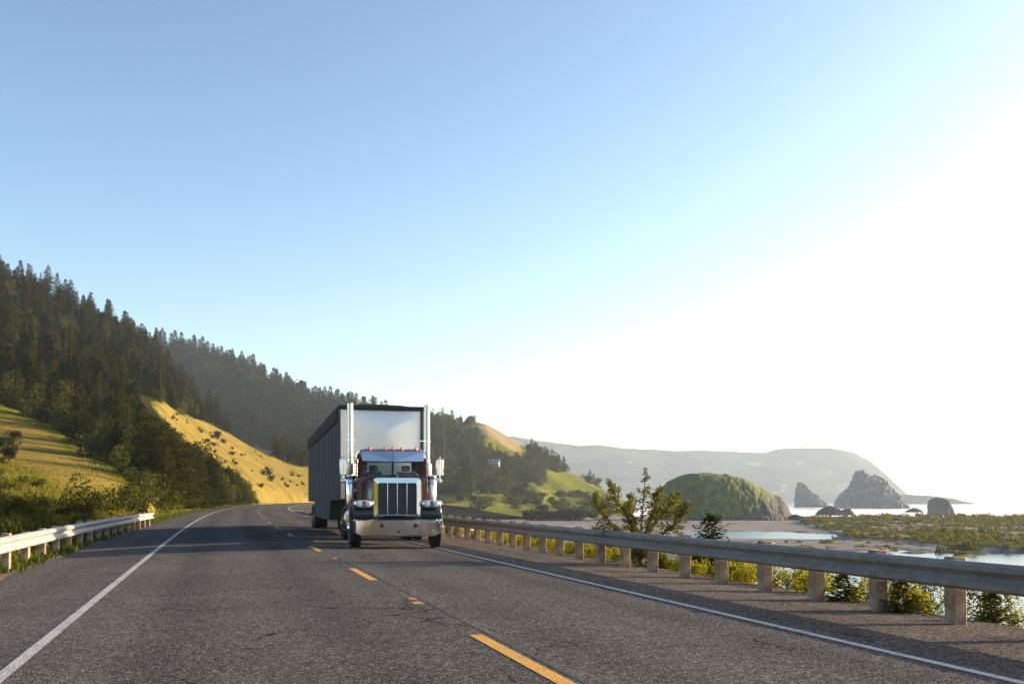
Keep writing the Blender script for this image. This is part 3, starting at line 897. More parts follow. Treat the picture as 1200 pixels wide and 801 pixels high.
# ------------------------------------------------------------------ trees on the near hill
con = [make_conifer('conifer_tree', 12, r_, 100 + i, M['needles'], sp_, pr_, lean=random.uniform(-.04, .04), ragged=rg_, start=st_)
       for i, (r_, sp_, pr_, rg_, st_) in enumerate(((3.6, .8, 7.5, .45, .1), (2.6, .7, 7.0, .35, .15), (4.3, .9, 7.0, .6, .2), (3.2, .75, 8.0, .5, .08), (3.9, .85, 6.5, .55, .12), (2.9, .8, 5.0, .65, .25), (3.4, .8, 7.0, .4, .1)))]
con_b = [make_conifer('conifer_tree', 11, 2.2, 140 + i, M['needles_brown'], 0.55, 4.5, ragged=0.6) for i in range(2)]
con_n = [make_conifer('conifer_tree', 7.5, 2.9, 160 + i, M['needles'], 0.5, 9.0, lean=random.uniform(-.06, .06), ragged=0.45, start=0.05) for i in range(4)]
bsh = [make_bush('hillside_bush', 1.7, 1.9, 1100, 0.17, 200 + i, M['bush']) for i in range(3)]
rnd = [make_bush('broadleaf_tree', 2.9, 3.6, 1500, 0.26, 260 + i, M['bush'], 11) for i in range(3)]
bsd = [make_bush('hillside_bush', 1.7, 1.7, 1100, 0.16, 220 + i, M['bush_dark']) for i in range(3)]

def slope_points(hill, n, px0, px1, k0, k1, ok, mind, seed, tries=40000):
    g = random.Random(seed)
    pts = []
    for _ in range(tries):
        if len(pts) >= n: break
        px = g.uniform(px0, px1); k = g.uniform(k0, k1)
        p = hill.sample(px, k)
        x, y, d = w2px(*p)
        if not ok(x, y, d, k): continue
        md = mind(d) if callable(mind) else mind
        if any((p[0] - q[0]) ** 2 + (p[1] - q[1]) ** 2 < md * md for q in pts): continue
        pts.append(p)
    return pts

def forest_ok(x, y, d, k):
    return bool(inpoly(TAN_A, x, y) == False and inpoly(TAN_B, x, y) == False and inpoly(GRASSY, x, y) == False) and k > 0.06

sky_pts = slope_points(hillA, 105, -60, 360, 0.955, 1.0, lambda x, y, d, k: forest_ok(x, y, d, k), 3.0, 1)
slope_pts = slope_points(hillA, 165, -40, 360, 0.25, 0.955, lambda x, y, d, k: forest_ok(x, y, d, k) and d > 120, 4.2, 2)
near_pts = slope_points(hillA, 46, 20, 300, 0.06, 0.5, lambda x, y, d, k: forest_ok(x, y, d, k) and d <= 230 and (y > 470 or x < 60), 3.4, 3)
# the dark nose of trees that comes down to the road beyond the dry bank
nose = []
for px, k in ((196, .10), (206, .05), (214, .12), (222, .04), (230, .10), (238, .03), (246, .09), (254, .03), (262, .08), (270, .03), (277, .07), (285, .03), (291, .05),
              (188, .18), (202, .20), (216, .2), (232, .19), (246, .17), (260, .15), (272, .13), (282, .10), (176, .22), (165, .27), (180, .3), (196, .28), (212, .27), (228, .26)):
    nose.append(hillA.sample(px + random.uniform(-3, 3), k + random.uniform(0, .01)))
SIL = [(160, 462), (180, 482), (205, 501), (230, 518), (250, 531), (265, 543), (280, 556), (292, 567), (302, 580)]
def cap_h(p, h):
    x, y, d = w2px(*p)
    if not 160 < x < 306: return h
    t = float(np.interp(x, [a for a, _ in SIL], [b for _, b in SIL]))
    up = float(np.interp(x, [160, 176, 215, 270, 306], [455, 468, 487, 509, 526]))
    if y < up: return h
    if y < t: return 0.0
    return min(h, (y - t) * d / F * random.uniform(0.8, 1.08))
lab = {'sky': ('dark conifer on the skyline of the left hillside', 'skyline conifers of the left hillside'),
       'slope': ('dark green conifer in the forest on the slope of the left hillside', 'conifers on the slope of the left hillside'),
       'near': ('olive green conifer low on the left hillside above the dry grass bank', 'conifers above the dry grass bank'),
       'nose': ('bushy dark conifer in the clump at the road edge left of the tan slope', 'conifers in the roadside clump')}
for kind, pts in (('sky', sky_pts), ('slope', slope_pts), ('near', near_pts), ('nose', nose)):
    for p in pts:
        d = w2px(*p)[2]
        if kind == 'sky':
            pr = random.choice(con + con[:3]); sc = random.uniform(0.55, 1.05)
            if w2px(*p)[0] < 60 and random.random() < .4: pr = random.choice(con_b); sc *= .95
        elif kind == 'slope':
            pr = random.choice(con + con_n + con_b[:1]); sc = random.uniform(0.6, 1.05) * (1.25 if pr in con_n else 1) * (0.75 if d < 200 else 1)
        elif kind == 'near':
            pr = random.choice(con_n); sc = random.uniform(0.6, 1.0)
        else:
            pr = random.choice(con_n); bx_, by_, _ = w2px(*p)
            top_ = np.interp(bx_, [160, 180, 205, 230, 250, 265, 280, 292, 300], [462, 482, 500, 517, 530, 542, 555, 566, 578])
            sc = max(1.2, (by_ - top_) * d / F * random.uniform(0.72, 1.0)) / 7.5
            sc = min(sc, 1.15)
        h0_ = 7.5 if pr in con_n else 12.0
        sc = min(sc, cap_h(p, 99) / h0_)
        if sc < 0.12: continue
        o = place(pr, USED, p - np.array([0, 0, 0.3]), sc, zs=sc * random.uniform(.85, 1.1))
        l, gname = lab[kind]
        if pr in con_b:
            l, gname = 'thin brownish dying conifer among the green trees of the left hillside', 'brownish conifers on the left hillside'
        tag(o, l, 'tree', gname)

# bushes
def scatter_bush(pts, protos, s0, s1, label, group, name=None):
    for p in pts:
        if cap_h(p, 3.5 * s1) < 2.0 * s1: continue
        o = place(random.choice(protos), USED, p - np.array([0, 0, 0.15]), random.uniform(s0, s1))
        tag(o, label, 'bush', group)
pts = slope_points(hillA, 190, -40, 360, 0.1, 0.97, lambda x, y, d, k: forest_ok(x, y, d, k), 4.0, 4)
for p in pts:
    sc = random.uniform(0.5, 1.05); sc = min(sc, cap_h(p, 99) / 4.5)
    if sc < .15: continue
    o = place(random.choice(rnd), USED, p - np.array([0, 0, 0.4]), sc, zs=sc * random.uniform(.75, 1.15))
    tag(o, 'round-crowned olive tree between the conifers of the left hillside', 'tree', 'round-crowned trees on the left hillside')
pts = slope_points(hillA, 60, -40, 360, 0.12, 0.7, lambda x, y, d, k: forest_ok(x, y, d, k), 3.5, 5)
scatter_bush(pts, bsh + bsd, 0.8, 1.5, 'round green bush under the trees of the left hillside', 'bushes under the hillside trees')
LOWB = [(-40, 560), (0, 556), (40, 566), (70, 582), (100, 600), (150, 606), (110, 640), (-40, 680)]
pts = slope_points(hillA, 40, -40, 140, 0.0, 0.3, lambda x, y, d, k: bool(inpoly(LOWB, x, y)), 1.1, 6)
scatter_bush(pts, bsh + bsh + bsd, 0.18, 0.38, 'low dark bush just behind the left guardrail', 'bushes behind the left guardrail')
pts = slope_points(hillA, 7, -30, 60, 0.1, 0.5, lambda x, y, d, k: bool(inpoly([(-30, 495), (20, 500), (40, 530), (10, 545), (-30, 545)], x, y)), 2, 7)
scatter_bush(pts, bsd, 0.35, 0.6, 'dark bush in the dry grass bank at the left edge of the photo', 'dark bushes in the dry bank at the left edge')
def slope_at(px, py):
    ks = np.linspace(0, 1, 200)
    best = min(ks, key=lambda k: abs(w2px(*hillA.sample(px, k))[1] - py))
    return hillA.sample(px, best)
for px, py, sc, l in ((255, 514, 1.15, 'largest dark bush alone on the bare tan slope'), (262, 519, 0.7, 'small dark bush touching the largest bush on the tan slope'),
                      (236, 507, 0.6, 'small bush at the upper left of the tan slope, left of the largest bush'), (272, 526, 0.4, 'smallest bush on the tan slope, right of the largest bush'),
                      (312, 557, 0.8, 'lone dark bush low on the tan slope near the truck'), (319, 562, 0.6, 'lower of the two dark bushes on the tan slope near the truck')):
    o = place(random.choice(bsd), USED, slope_at(px, py), sc)
    tag(o, l, 'bush')
pts = slope_points(hillA, 34, 185, 357, 0.05, 0.95, lambda x, y, d, k: bool(inpoly(TAN_B, x, y)) and y < 575, 4, 8)
for p in pts:
    o = place(random.choice(bsd), USED, p, random.uniform(.2, .55))
    tag(o, 'low dark shrub dotted on the bare tan slope, smaller than the lone bushes', 'bush', 'low shrubs dotted on the tan slope')
pts = slope_points(hillA, 26, 150, 300, 0.0, 0.12, lambda x, y, d, k: not inpoly(TAN_B, x, y), 1.6, 9)
scatter_bush(pts, bsh, 0.3, 0.75, 'yellow green bush at the road edge below the hillside clump', 'bushes at the left road edge')
pts = slope_points(hillA, 16, 90, 200, 0.05, 0.3, lambda x, y, d, k: y > 535 and not inpoly(TAN_A, x, y), 1.8, 10)
scatter_bush(pts, bsh + bsd, 0.35, 0.7, 'small bush on the green strip beside the dry bank', 'bushes beside the dry bank')

# grass on the bank and verge: nobody could count it
def grass_mesh(name, pts, n_blade, hgt, m, spread=0.25):
    pts = np.array(pts)
    n = len(pts)
    g = np.random.default_rng(5)
    base = np.repeat(pts, n_blade, 0) + g.normal(0, spread, (n * n_blade, 3)) * np.array([1, 1, 0.02])
    d = unit(g.normal(0, 0.45, (n * n_blade, 3)) + np.array([0, 0, 1.0]))
    ln = hgt * g.uniform(0.5, 1.3, (n * n_blade, 1))
    U = d * ln * 0.5
    V = unit(np.cross(d, g.normal(0, 1, (n * n_blade, 3)))) * ln * g.uniform(0.06, 0.16, (n * n_blade, 1))
    return leaf_mesh(name, base + U * 0.9, U, V, [m])
gp = []
g_ = random.Random(3)
for _ in range(9000):
    px = g_.uniform(-60, 330); k = g_.random() ** 1.6 * 0.5
    p = hillA.sample(px, k); x, y, d = w2px(*p)
    t = inpoly(TAN_A, x, y) or inpoly(TAN_B, x, y)
    if (inpoly(GRASSY, x, y) or t) and (not t or g_.random() < 0.12): gp.append(p)
o = link_mesh('bank_grass', grass_mesh('bank_grass', gp, 10, 0.24, M['grass'], 0.4))
tag(o, 'yellow green grass growing on the left bank below the trees', 'grass', kind='stuff')
gp = [road(g_.uniform(4, 200) ** 1.0, -3.75 - abs(g_.gauss(0, 0.6)), -0.2) for _ in range(2600)]
o = link_mesh('verge_grass', grass_mesh('verge_grass', gp, 8, 0.22, M['verge_green'], 0.12))
tag(o, 'short green grass along the left road edge and under the left guardrail', 'grass', kind='stuff')

# ------------------------------------------------------------------ far woods, one mass each
def wood_mass(name, pts, h0, h1, m, seed, label, rounds=0):
    g = np.random.default_rng(seed)
    protos = [conifer_leaves(12, 3.5, 300 + i, 4.0, 1.25, 0, 0.5) for i in range(4)]
    for i in range(rounds): protos.append(bush_leaves(5.5, 7.0, 330, 0.85, 350 + i, 9)[:3])
    Cs, Us, Vs = [], [], []
    for p in pts:
        C, U, V = protos[g.integers(0, len(protos))]
        keep = g.random(len(C)) < 0.8
        sc = g.uniform(h0, h1) / 12
        a = g.uniform(0, 6.28); c, s_ = math.cos(a), math.sin(a)
        Rm = np.array([[c, -s_, 0], [s_, c, 0], [0, 0, 1]]).T * sc
        Cs.append(C[keep] @ Rm + p); Us.append(U[keep] @ Rm * 1.1); Vs.append(V[keep] @ Rm * 1.2)
    o = link_mesh(name, leaf_mesh(name, np.concatenate(Cs), np.concatenate(Us), np.concatenate(Vs), [m]))
    tag(o, label, 'forest', kind='stuff')
pts = slope_points(ridge2, 1000, 110, 560, 0.35, 0.97, lambda x, y, d, k: True, 5.5, 11) + slope_points(ridge2, 170, 110, 560, 0.97, 1.0, lambda x, y, d, k: True, 3.0, 12)
wood_mass('ridge_forest', pts, 11, 19, M['needles_far'], 12, 'hazy conifer forest covering the ridge behind the truck trailer', 1)
pts = slope_points(hillA, 420, -60, 360, 0.2, 1.0, lambda x, y, d, k: forest_ok(x, y, d, k) and d > 150 and not (160 < x < 330 and y > np.interp(x, [160, 176, 215, 270, 306, 330], [455, 468, 487, 509, 526, 539])), 4.0, 13)
wood_mass('hillside_undergrowth', [p - np.array([0, 0, .5]) for p in pts], 4, 8, M['needles_far'], 14, 'small conifers filling the gaps in the forest of the left hillside')
n3f = lambda x, y: float(fbm(np.array([x / 30]), np.array([y / 14]), 61, 4)[0])
pts = slope_points(ridge3, 900, 400, 725, 0.12, 1.0, lambda x, y, d, k: (n3f(x, y) > 0.10 or (y < 545 and n3f(x, y) > -0.35)) and y < 580 and not inpoly([(552, 485), (620, 508), (618, 545), (585, 530), (560, 520)], x, y), 5.0, 15)
wood_mass('coast_forest', pts, 5, 11, M['needles_coast'], 16, 'hazy trees in dark patches on the coastal ridge right of the truck', 5)
# bushes on the coastal ridge
bfar = [make_bush('ridge_bush', 2.6, 2.0, 500, 0.36, 240 + i, M['bush'] if i else M['bush_dark']) for i in range(3)]
pts = slope_points(ridge3, 110, 480, 715, 0.0, 0.55, lambda x, y, d, k: True, 5.0, 17)
scatter_bush(pts, bfar, 0.8, 1.9, 'green bush on the lower slope of the coastal ridge', 'bushes on the coastal ridge')
pts = [at(px, py, 430) for px, py in ((622, 606), (632, 605), (641, 604), (650, 604), (659, 605), (668, 606), (676, 607))]
scatter_bush([np.array(p) * [1, 1, 0] + [0, 0, WATER + .2] for p in pts], bfar[:1], 1.6, 2.3, 'dark bush at the foot of the coastal ridge where it meets the beach', 'dark bushes at the beach end of the ridge')
# bushes behind the far end of the right guardrail
pts = [road(s_, u_, -0.6) for s_, u_ in [(random.uniform(60, 260), random.uniform(9.6, 14)) for _ in range(40)]]
scatter_bush(pts, bsh, 0.5, 0.85, 'leafy bush behind the far stretch of the wooden post guardrail', 'bushes behind the far guardrail')

# rock knob and house on the ridge
kb = ridge3.sample(549, 0.97)
g = np.random.default_rng(3)
mb = MB()
rings = []
for j, (zz_, rr) in enumerate(((-2, 5.2), (1.5, 5.0), (4, 4.2), (6.2, 2.8), (7.6, 1.2))):
    rings.append([(rr * math.cos(t) * (1 + .2 * g.normal()) + 1.2 * j * .5, rr * .8 * math.sin(t) * (1 + .2 * g.normal()), zz_ + .5 * g.normal()) for t in np.linspace(0, 6.28, 15)[:-1]])
mb.loft(rings)
o = mb.build('rock_outcrop', M['rock'], smooth=0)
o.location = tuple(kb - np.array([0, 0, 1.0])); tag(o, 'dark rock knob on the skyline of the coastal ridge', 'rock')
hb = ridge3.sample(578, 0.42)
bx = min(np.linspace(.1, .9, 80), key=lambda k: abs(w2px(*ridge3.sample(579, k))[1] - 546))
hb = ridge3.sample(579, bx)
e = empty('house', tuple(hb), R(-25))
mb = MB(); mb.box(-3.6, 3.6, -2.6, 2.6, -1.5, 3.0); mb.prism([(-2.6, 3.0), (2.6, 3.0), (0, 4.6)], -3.6, 3.6); mb.build('wall', M['white'], e)
mb = MB(); mb.add([(-4, -3.1, 2.8), (4, -3.1, 2.8), (4, 0, 4.75), (-4, 0, 4.75), (-4, 3.1, 2.8), (4, 3.1, 2.8), (-4, -3.1, 3.0), (4, -3.1, 3.0), (4, 0, 4.95), (-4, 0, 4.95), (-4, 3.1, 3.0), (4, 3.1, 3.0)],
                  [(0, 1, 2, 3), (3, 2, 5, 4), (6, 9, 8, 7), (9, 10, 11, 8), (0, 6, 7, 1), (4, 5, 11, 10), (1, 7, 8, 2), (2, 8, 11, 5), (0, 3, 9, 6), (3, 4, 10, 9)])
mb.build('roof', M['galv_worn'], e, smooth=0)
for x in (-2.2, 0, 2.2):
    mb = MB(); mb.box(x - .5, x + .5, -2.66, -2.605, 1.0, 2.2); mb.build('window', M['glass'], e, smooth=0)
tag(e, 'small white house among trees on the coastal ridge', 'house')

# ------------------------------------------------------------------ dunes
pts = []
Zb = WATER + el
ok = (dune & (vegn > -0.05)) | (flat & (fbm(wx / 3, wy / 3, 97) > 0.1))
ii = np.argwhere(ok)
g = np.random.default_rng(9)
wgt = (D[ok] ** 2.0); wgt = wgt / wgt.sum()
sel = ii[g.choice(len(ii), 5200, replace=False, p=wgt)]
Cs, Us, Vs = [], [], []
pb = [bush_leaves(0.9, 0.55, 34, 0.26, 400 + i, 4)[:3] for i in range(5)]
for a, b in sel:
    if bpx[b] > 1450 and g.random() < .7: continue
    p = np.array([wx[a, b], wy[a, b], Zb[a, b] - 0.05])
    C, U, V = pb[g.integers(0, 5)]
    sc = g.uniform(0.6, 1.7) * (1 + 0.5 * (D[a, b] > 350))
    Cs.append(C * sc * np.array([1.2, 1, 1]) + p); Us.append(U * sc); Vs.append(V * sc)
o = link_mesh('dune_plants', leaf_mesh('dune_plants', np.concatenate(Cs), np.concatenate(Us), np.concatenate(Vs), [M['dune']]))
tag(o, 'low olive and yellow green plants covering the sand dunes before the surf', 'ground cover', kind='stuff')
# driftwood
M['drift'] = simple('driftwood', (0.24, 0.20, 0.17), 0.9, var=0.3)
dw = []
for i, (px, py, l) in enumerate(((905, 638, 3.2), (938, 641, 2.4), (968, 643, 4.0), (1010, 641, 2.6), (1036, 640, 3.4), (872, 640, 2.2), (925, 613, 4.0), (860, 614, 5.0))):
    d = F * (H - WATER - .3) / (py - HY)
    p = cam2w((px - 600) / F * d, d, WATER + 0.5)
    mb = MB(); mb.tube([(-l / 2, 0, 0), (-l * .1, .1, .08), (l / 2, -.1, .02)], [.2, .17, .07], 8)
    mb.tube([(l * .1, 0, .1), (l * .25, .25, .5)], [.08, .02], 6)
    o = mb.build('driftwood_log', M['drift']); o.location = p; o.rotation_euler = (0, 0, random.uniform(-.6, .6))
    tag(o, 'weathered driftwood log lying on the sand beside the river', 'driftwood', 'driftwood logs on the sand')

# ------------------------------------------------------------------ guardrails
def w_beam(us, s0, s1, step, zc, side):
    """W section swept along the road; side +1 bulges to +u"""
    sec = [(0.0, 0.156), (0.03, 0.150), (0.082, 0.118), (0.082, 0.066), (0.028, 0.030), (0.010, 0.0), (0.028, -0.030), (0.082, -0.066), (0.082, -0.118), (0.03, -0.150), (0.0, -0.156)]
    th = 0.006
    back = [(a - th, b) for a, b in sec[::-1]]
    ring = sec + back
    mb = MB(); rings = []
    for s_ in np.arange(s0, s1 + step * .5, step):
        u = us(s_)
        rings.append([tuple(road(s_, u + side * a, zc + b)) for a, b in ring])
    mb.loft(rings)
    return mb

def guardrail(name, uface, side, s0, s1, spacing, start, zc, postw, posth, pm, bm, label, bolt=True, lap=4):
    e = empty(name, tuple(road(s0, uface(s0))))
    org = np.array(e.location)
    def fix(o):
        o.location = -org if o.parent else (0, 0, 0)
        return o
    o = w_beam(uface, s0, s1, 0.8, zc, side).build('rail_beam', bm, e); fix(o)
    # lap joints: a second sheet over the beam
    k = 0
    s_ = start
    while s_ < s1 - 0.2:
        up = uface(s_) - side * (0.012 + postw / 2)
        c = road(s_, up); hd = float(heading(s_))
        mb = MB(); w = postw / 2; d = postw / 2
        top = posth + random.uniform(-.035, .025)
        mb.box(-w, w, -d, d, -0.5, top)
        o = mb.build('post', pm, e, bevel=0.012)
        o.location = Vector(c) - Vector(org); o.rotation_euler = (random.gauss(0, .016), random.gauss(0, .02), -hd + random.gauss(0, .05))
        if k % lap == 1:
            mb = w_beam(lambda q, uf=uface: uf(q) + side * 0.005, s_ - .16, s_ + .16, .08, zc, side)
            for dz in (-0.09, 0.09):
                for ds in (-.08, .08):
                    p = road(s_ + ds, uface(s_) + side * 0.088, zc + dz)
                    mb.lathe(tuple(p), (side, 0, 0), [(0, .014), (.012, .012)], 8)
            fix(mb.build('lap_joint', bm, e))
        k += 1; s_ += spacing
    tag(e, label, 'guardrail')
    return e
random.seed(21)
guardrail('guardrail', lambda s_: 7.72 + 0 * s_, -1, -14, 96, 1.34, 9.2 - 1.34 * 16, 0.41, 0.165, 0.60, M['wood'], M['galv'],
          'long grey steel guardrail on square wooden posts along the seaward road edge')
def uleft(s_):
    return -3.85 + 0.5 * np.clip((s_ - 26) / 26, 0, 1) ** 1.5
guardrail('guardrail', uleft, 1, -12, 52, 2.0, 19.0 - 2.0 * 15, 0.36, 0.15, 0.55, M['wood'], M['galv_worn'],
          'sunlit white steel guardrail on the left road edge, ending at the dry bank', lap=3)

# ------------------------------------------------------------------ plants behind the right guardrail
random.seed(31)
vy = [make_bush('verge_plant', 0.42, 0.42, 850, 0.038, 500 + i, M['verge'], 6) for i in range(4)]
vg = [make_bush('verge_plant', 0.55, 0.55, 1200, 0.036, 520 + i, M['verge_green'], 7) for i in range(3)]
dark = [make_conifer('small_conifer', 1.7, 0.75, 540 + i, M['needles'], 0.10, 11.0, ragged=0.5, start=0.06) for i in range(2)]
def ground_u(u):
    return float(np.interp(u, EU, EZ))
for i in range(70):
    s_ = 6.8 + 33 * (i / 70) ** 1.2 + random.uniform(-.3, .3); u = random.uniform(8.5, 9.3)
    if 8.4 < s_ < 13 and random.random() < .45: continue
    o = place(random.choice(vy), USED, road(s_, u, ground_u(u)), random.uniform(.45, .85))
    tag(o, 'yellow green leafy plant growing right behind the wooden guardrail posts', 'plant', 'yellow green plants behind the guardrail posts')
for i in range(34):
    s_ = 36 + 60 * i / 34 + random.uniform(-.6, .6); u = random.uniform(8.6, 9.8)
    o = place(random.choice(vy), USED, road(s_, u, ground_u(u)), random.uniform(.7, 1.2))
    tag(o, 'yellow green plant behind the guardrail near the truck', 'plant', 'yellow green plants behind the guardrail near the truck')
for i in range(22):
    s_ = 7 + 26 * i / 22 + random.uniform(-.4, .4); u = random.uniform(9.3, 10.6)
    o = place(random.choice(vg), USED, road(s_, u, ground_u(u)), random.uniform(.6, 1.0))
    tag(o, 'green leafy bush on the slope behind the guardrail posts', 'bush', 'green bushes on the slope behind the guardrail')
def behind(px, D_, z):
    return np.array(cam2w((px - 600) / F * D_, D_, z))
for px, D_, top, sc, l in ((992, 13.6, 672, 0.85, 'dark small conifer under the rail, left of the post nearest but one'),
                           (1062, 12.2, 677, 0.8, 'dark small conifer between the two nearest guardrail posts'),
                           (1166, 11.6, 695, 0.65, 'small conifer among yellow plants at the right edge, past the nearest post'),
                           (770, 20.5, 652, 1.0, 'dark small conifer behind the posts under the young tree'),
                           (838, 21.5, 604, 1.25, 'small pointed conifer standing above the rail right of the young tree')):
    zt = H - (top - HY) * D_ / F
    o = place(random.choice(dark), USED, behind(px, D_, zt - 1.7 * sc), sc)
    tag(o, l, 'tree')

# young open conifer rising above the rail
D_ = 21.0
base = behind(752, D_, -1.4)
tr = empty('young_tree', tuple(base))
def loc(px, py, dd=0.0):
    p = np.array(cam2w((px - 600) / F * (D_ + dd), D_ + dd, H - (py - HY) * (D_ + dd) / F))
    return p - base
limbs = [([(752, 690), (750, 640), (753, 600), (757, 549)], [0, 0, 0, 0.1]),
         ([(750, 650), (738, 610), (722, 585), (714, 563)], [0, .1, .2, .3]),
         ([(750, 655), (728, 622), (708, 606), (697, 578)], [0, -.2, -.4, -.5]),
         ([(751, 645), (768, 610), (784, 592), (792, 578)], [0, .3, .5, .6]),
         ([(751, 655), (780, 622), (798, 608), (806, 590)], [0, -.2, -.3, -.4]),
         ([(751, 648), (760, 612), (770, 590), (772, 572)], [0, -.3, -.6, -.7]),
         ([(750, 660), (742, 620), (738, 598), (741, 580)], [0, .4, .7, .9])]
tm = MB(); C, U, V = [], [], []
g = np.random.default_rng(77)
for pts2, dd in limbs:
    q = [loc(px, py, d_) for (px, py), d_ in zip(pts2, dd)]
    tm.tube([tuple(p) for p in q], [.032, .021, .013, .005], 7)
    for a, b, n_, w_ in ((q[0], q[1], 9, .42), (q[1], q[2], 12, .40), (q[2], q[3], 12, .24)):
        ax = (b - a) / np.linalg.norm(b - a)
        for k in range(n_):
            t = (k + g.random()) / n_; p0 = a * (1 - t) + b * t
            side = unit(np.cross(ax, g.normal(0, 1, 3)))
            br = unit(side + ax * g.uniform(.35, 1.0)) * w_ * g.uniform(.35, 1.15) * ((1.15 - .75 * t) if w_ < .3 else 1)
            mid = p0 + br * .5 + g.normal(0, .015, 3)
            tm.tube([tuple(p0), tuple(mid), tuple(p0 + br)], [.007, .004, .002], 4, caps=False)
            nn = int(14 + 62 * np.linalg.norm(br))
            for m_ in range(nn):
                f_ = (m_ + 1.0) / nn
                tw = g.normal(0, .032, 3) * (1.1 - .5 * f_)
                u_ = unit(br / np.linalg.norm(br) * .9 + g.normal(0, .55, 3)) * .042
                C.append(p0 + br * f_ * 1.03 + tw); U.append(u_ * g.uniform(.7, 1.4)); V.append(unit(np.cross(u_, g.normal(0, 1, 3))) * .013)
tm.build('trunk', M['bark'], tr)
link_mesh('crown', leaf_mesh('crown', np.array(C), np.array(U), np.array(V), [M['young']]), tr)
tag(tr, 'young open-branched conifer rising above the guardrail before the grassy rock', 'tree')

# ------------------------------------------------------------------ semi truck
T = empty('semi_truck', (0, 0, 0))
# local axes: x to the viewer's right, y back from the bumper, z up
def sym(fn):
    for sgn in (-1, 1): fn(sgn)

# bumper: wide chrome plate with turned ends and tow holes
mb = MB()
rows = []
for x, y in ((-1.12, .42), (-1.11, .16), (-1.05, .05), (-.94, .01), (-.5, 0), (0, -.01), (.5, 0), (.94, .01), (1.05, .05), (1.11, .16), (1.12, .42)):
    cut = 0.06 if abs(x) > 1.03 else 0
    rows.append([(x, y + .03, .33 + cut), (x, y, .36 + cut), (x, y, .72), (x, y + .05, .755), (x, y + .09, .755), (x, y + .09, .33 + cut)])
mb.loft(rows)
B = mb.build('bumper', M['chrome'], T, smooth=30)
for x in (-.42, .42):
    m2 = MB(); m2.lathe((x, -.012, .60), (0, 1, 0), [(0, .05), (.03, .05)], 14); m2.build('tow_hole', M['black'], B)
m2 = MB()
m2.lathe((0, -.07, .44), (0, 1, 0), [(0, .03), (.06, .03)], 10)
m2.build('tow_pin', M['frame'], B)
# grille
mb = MB()
def rrect(w, z0, z1, y, r=.1, n=4):
    pts = []
    for cx, cz, a0 in ((w - r, z1 - r, 0), (-w + r, z1 - r, 90), (-w + .03, z0 + .03, 180), (w - .03, z0 + .03, 270)):
        rr = r if cz > 1 else .03
        for k in range(n + 1):
            a = R(a0 + 90 * k / n); pts.append((cx + rr * math.cos(a), y, cz + rr * math.sin(a)))
    return pts
outer_f = rrect(.60, .80, 1.80, .347); outer_b = rrect(.61, .79, 1.82, .52)
inner_f = rrect(.49, .87, 1.67, .335, .05); inner_b = rrect(.49, .87, 1.67, .44, .05)
mb.loft([inner_b, inner_f, outer_f, outer_b], caps=False)
G = mb.build('grille', M['chrome'], T, smooth=0)
m2 = MB(); m2.box(-.50, .50, .42, .45, .86, 1.68); m2.build('grille_mesh', M['grillemesh'], G)
for x in (-.245, 0, .245):
    m2 = MB(); m2.box(x - .009, x + .009, .375, .425, .87, 1.67); m2.build('grille_bar', M['chrome'], G)
# hood
mb = MB()
def hood_ring(y, w, zt, zb):
    return [(-w, y, zb), (-w, y, zt - .18), (-w + .05, y, zt - .06), (-w + .17, y, zt), (w - .17, y, zt + 0), (w - .05, y, zt - .06), (w, y, zt - .18), (w, y, zb)]
mb.loft([hood_ring(.50, .58, 1.79, .80), hood_ring(.9, .63, 1.82, .85), hood_ring(1.5, .72, 1.84, .9), hood_ring(1.95, .82, 1.85, .95)])
Hd = mb.build('hood', M['paint'], T, smooth=50)
for sgn in (-1, 1):
    m2 = MB(); m2.tube([(sgn * .605, .53, 1.62), (sgn * .655, .9, 1.64), (sgn * .745, 1.5, 1.66), (sgn * .845, 1.93, 1.67)], .016, 8)
    m2.build('trim_strip', M['chrome'], Hd)
m2 = MB(); m2.tube([(0, .36, 1.81), (0, .44, 1.88), (0, .55, 1.87)], [.012, .022, .008], 8); m2.build('hood_ornament', M['chrome'], Hd)
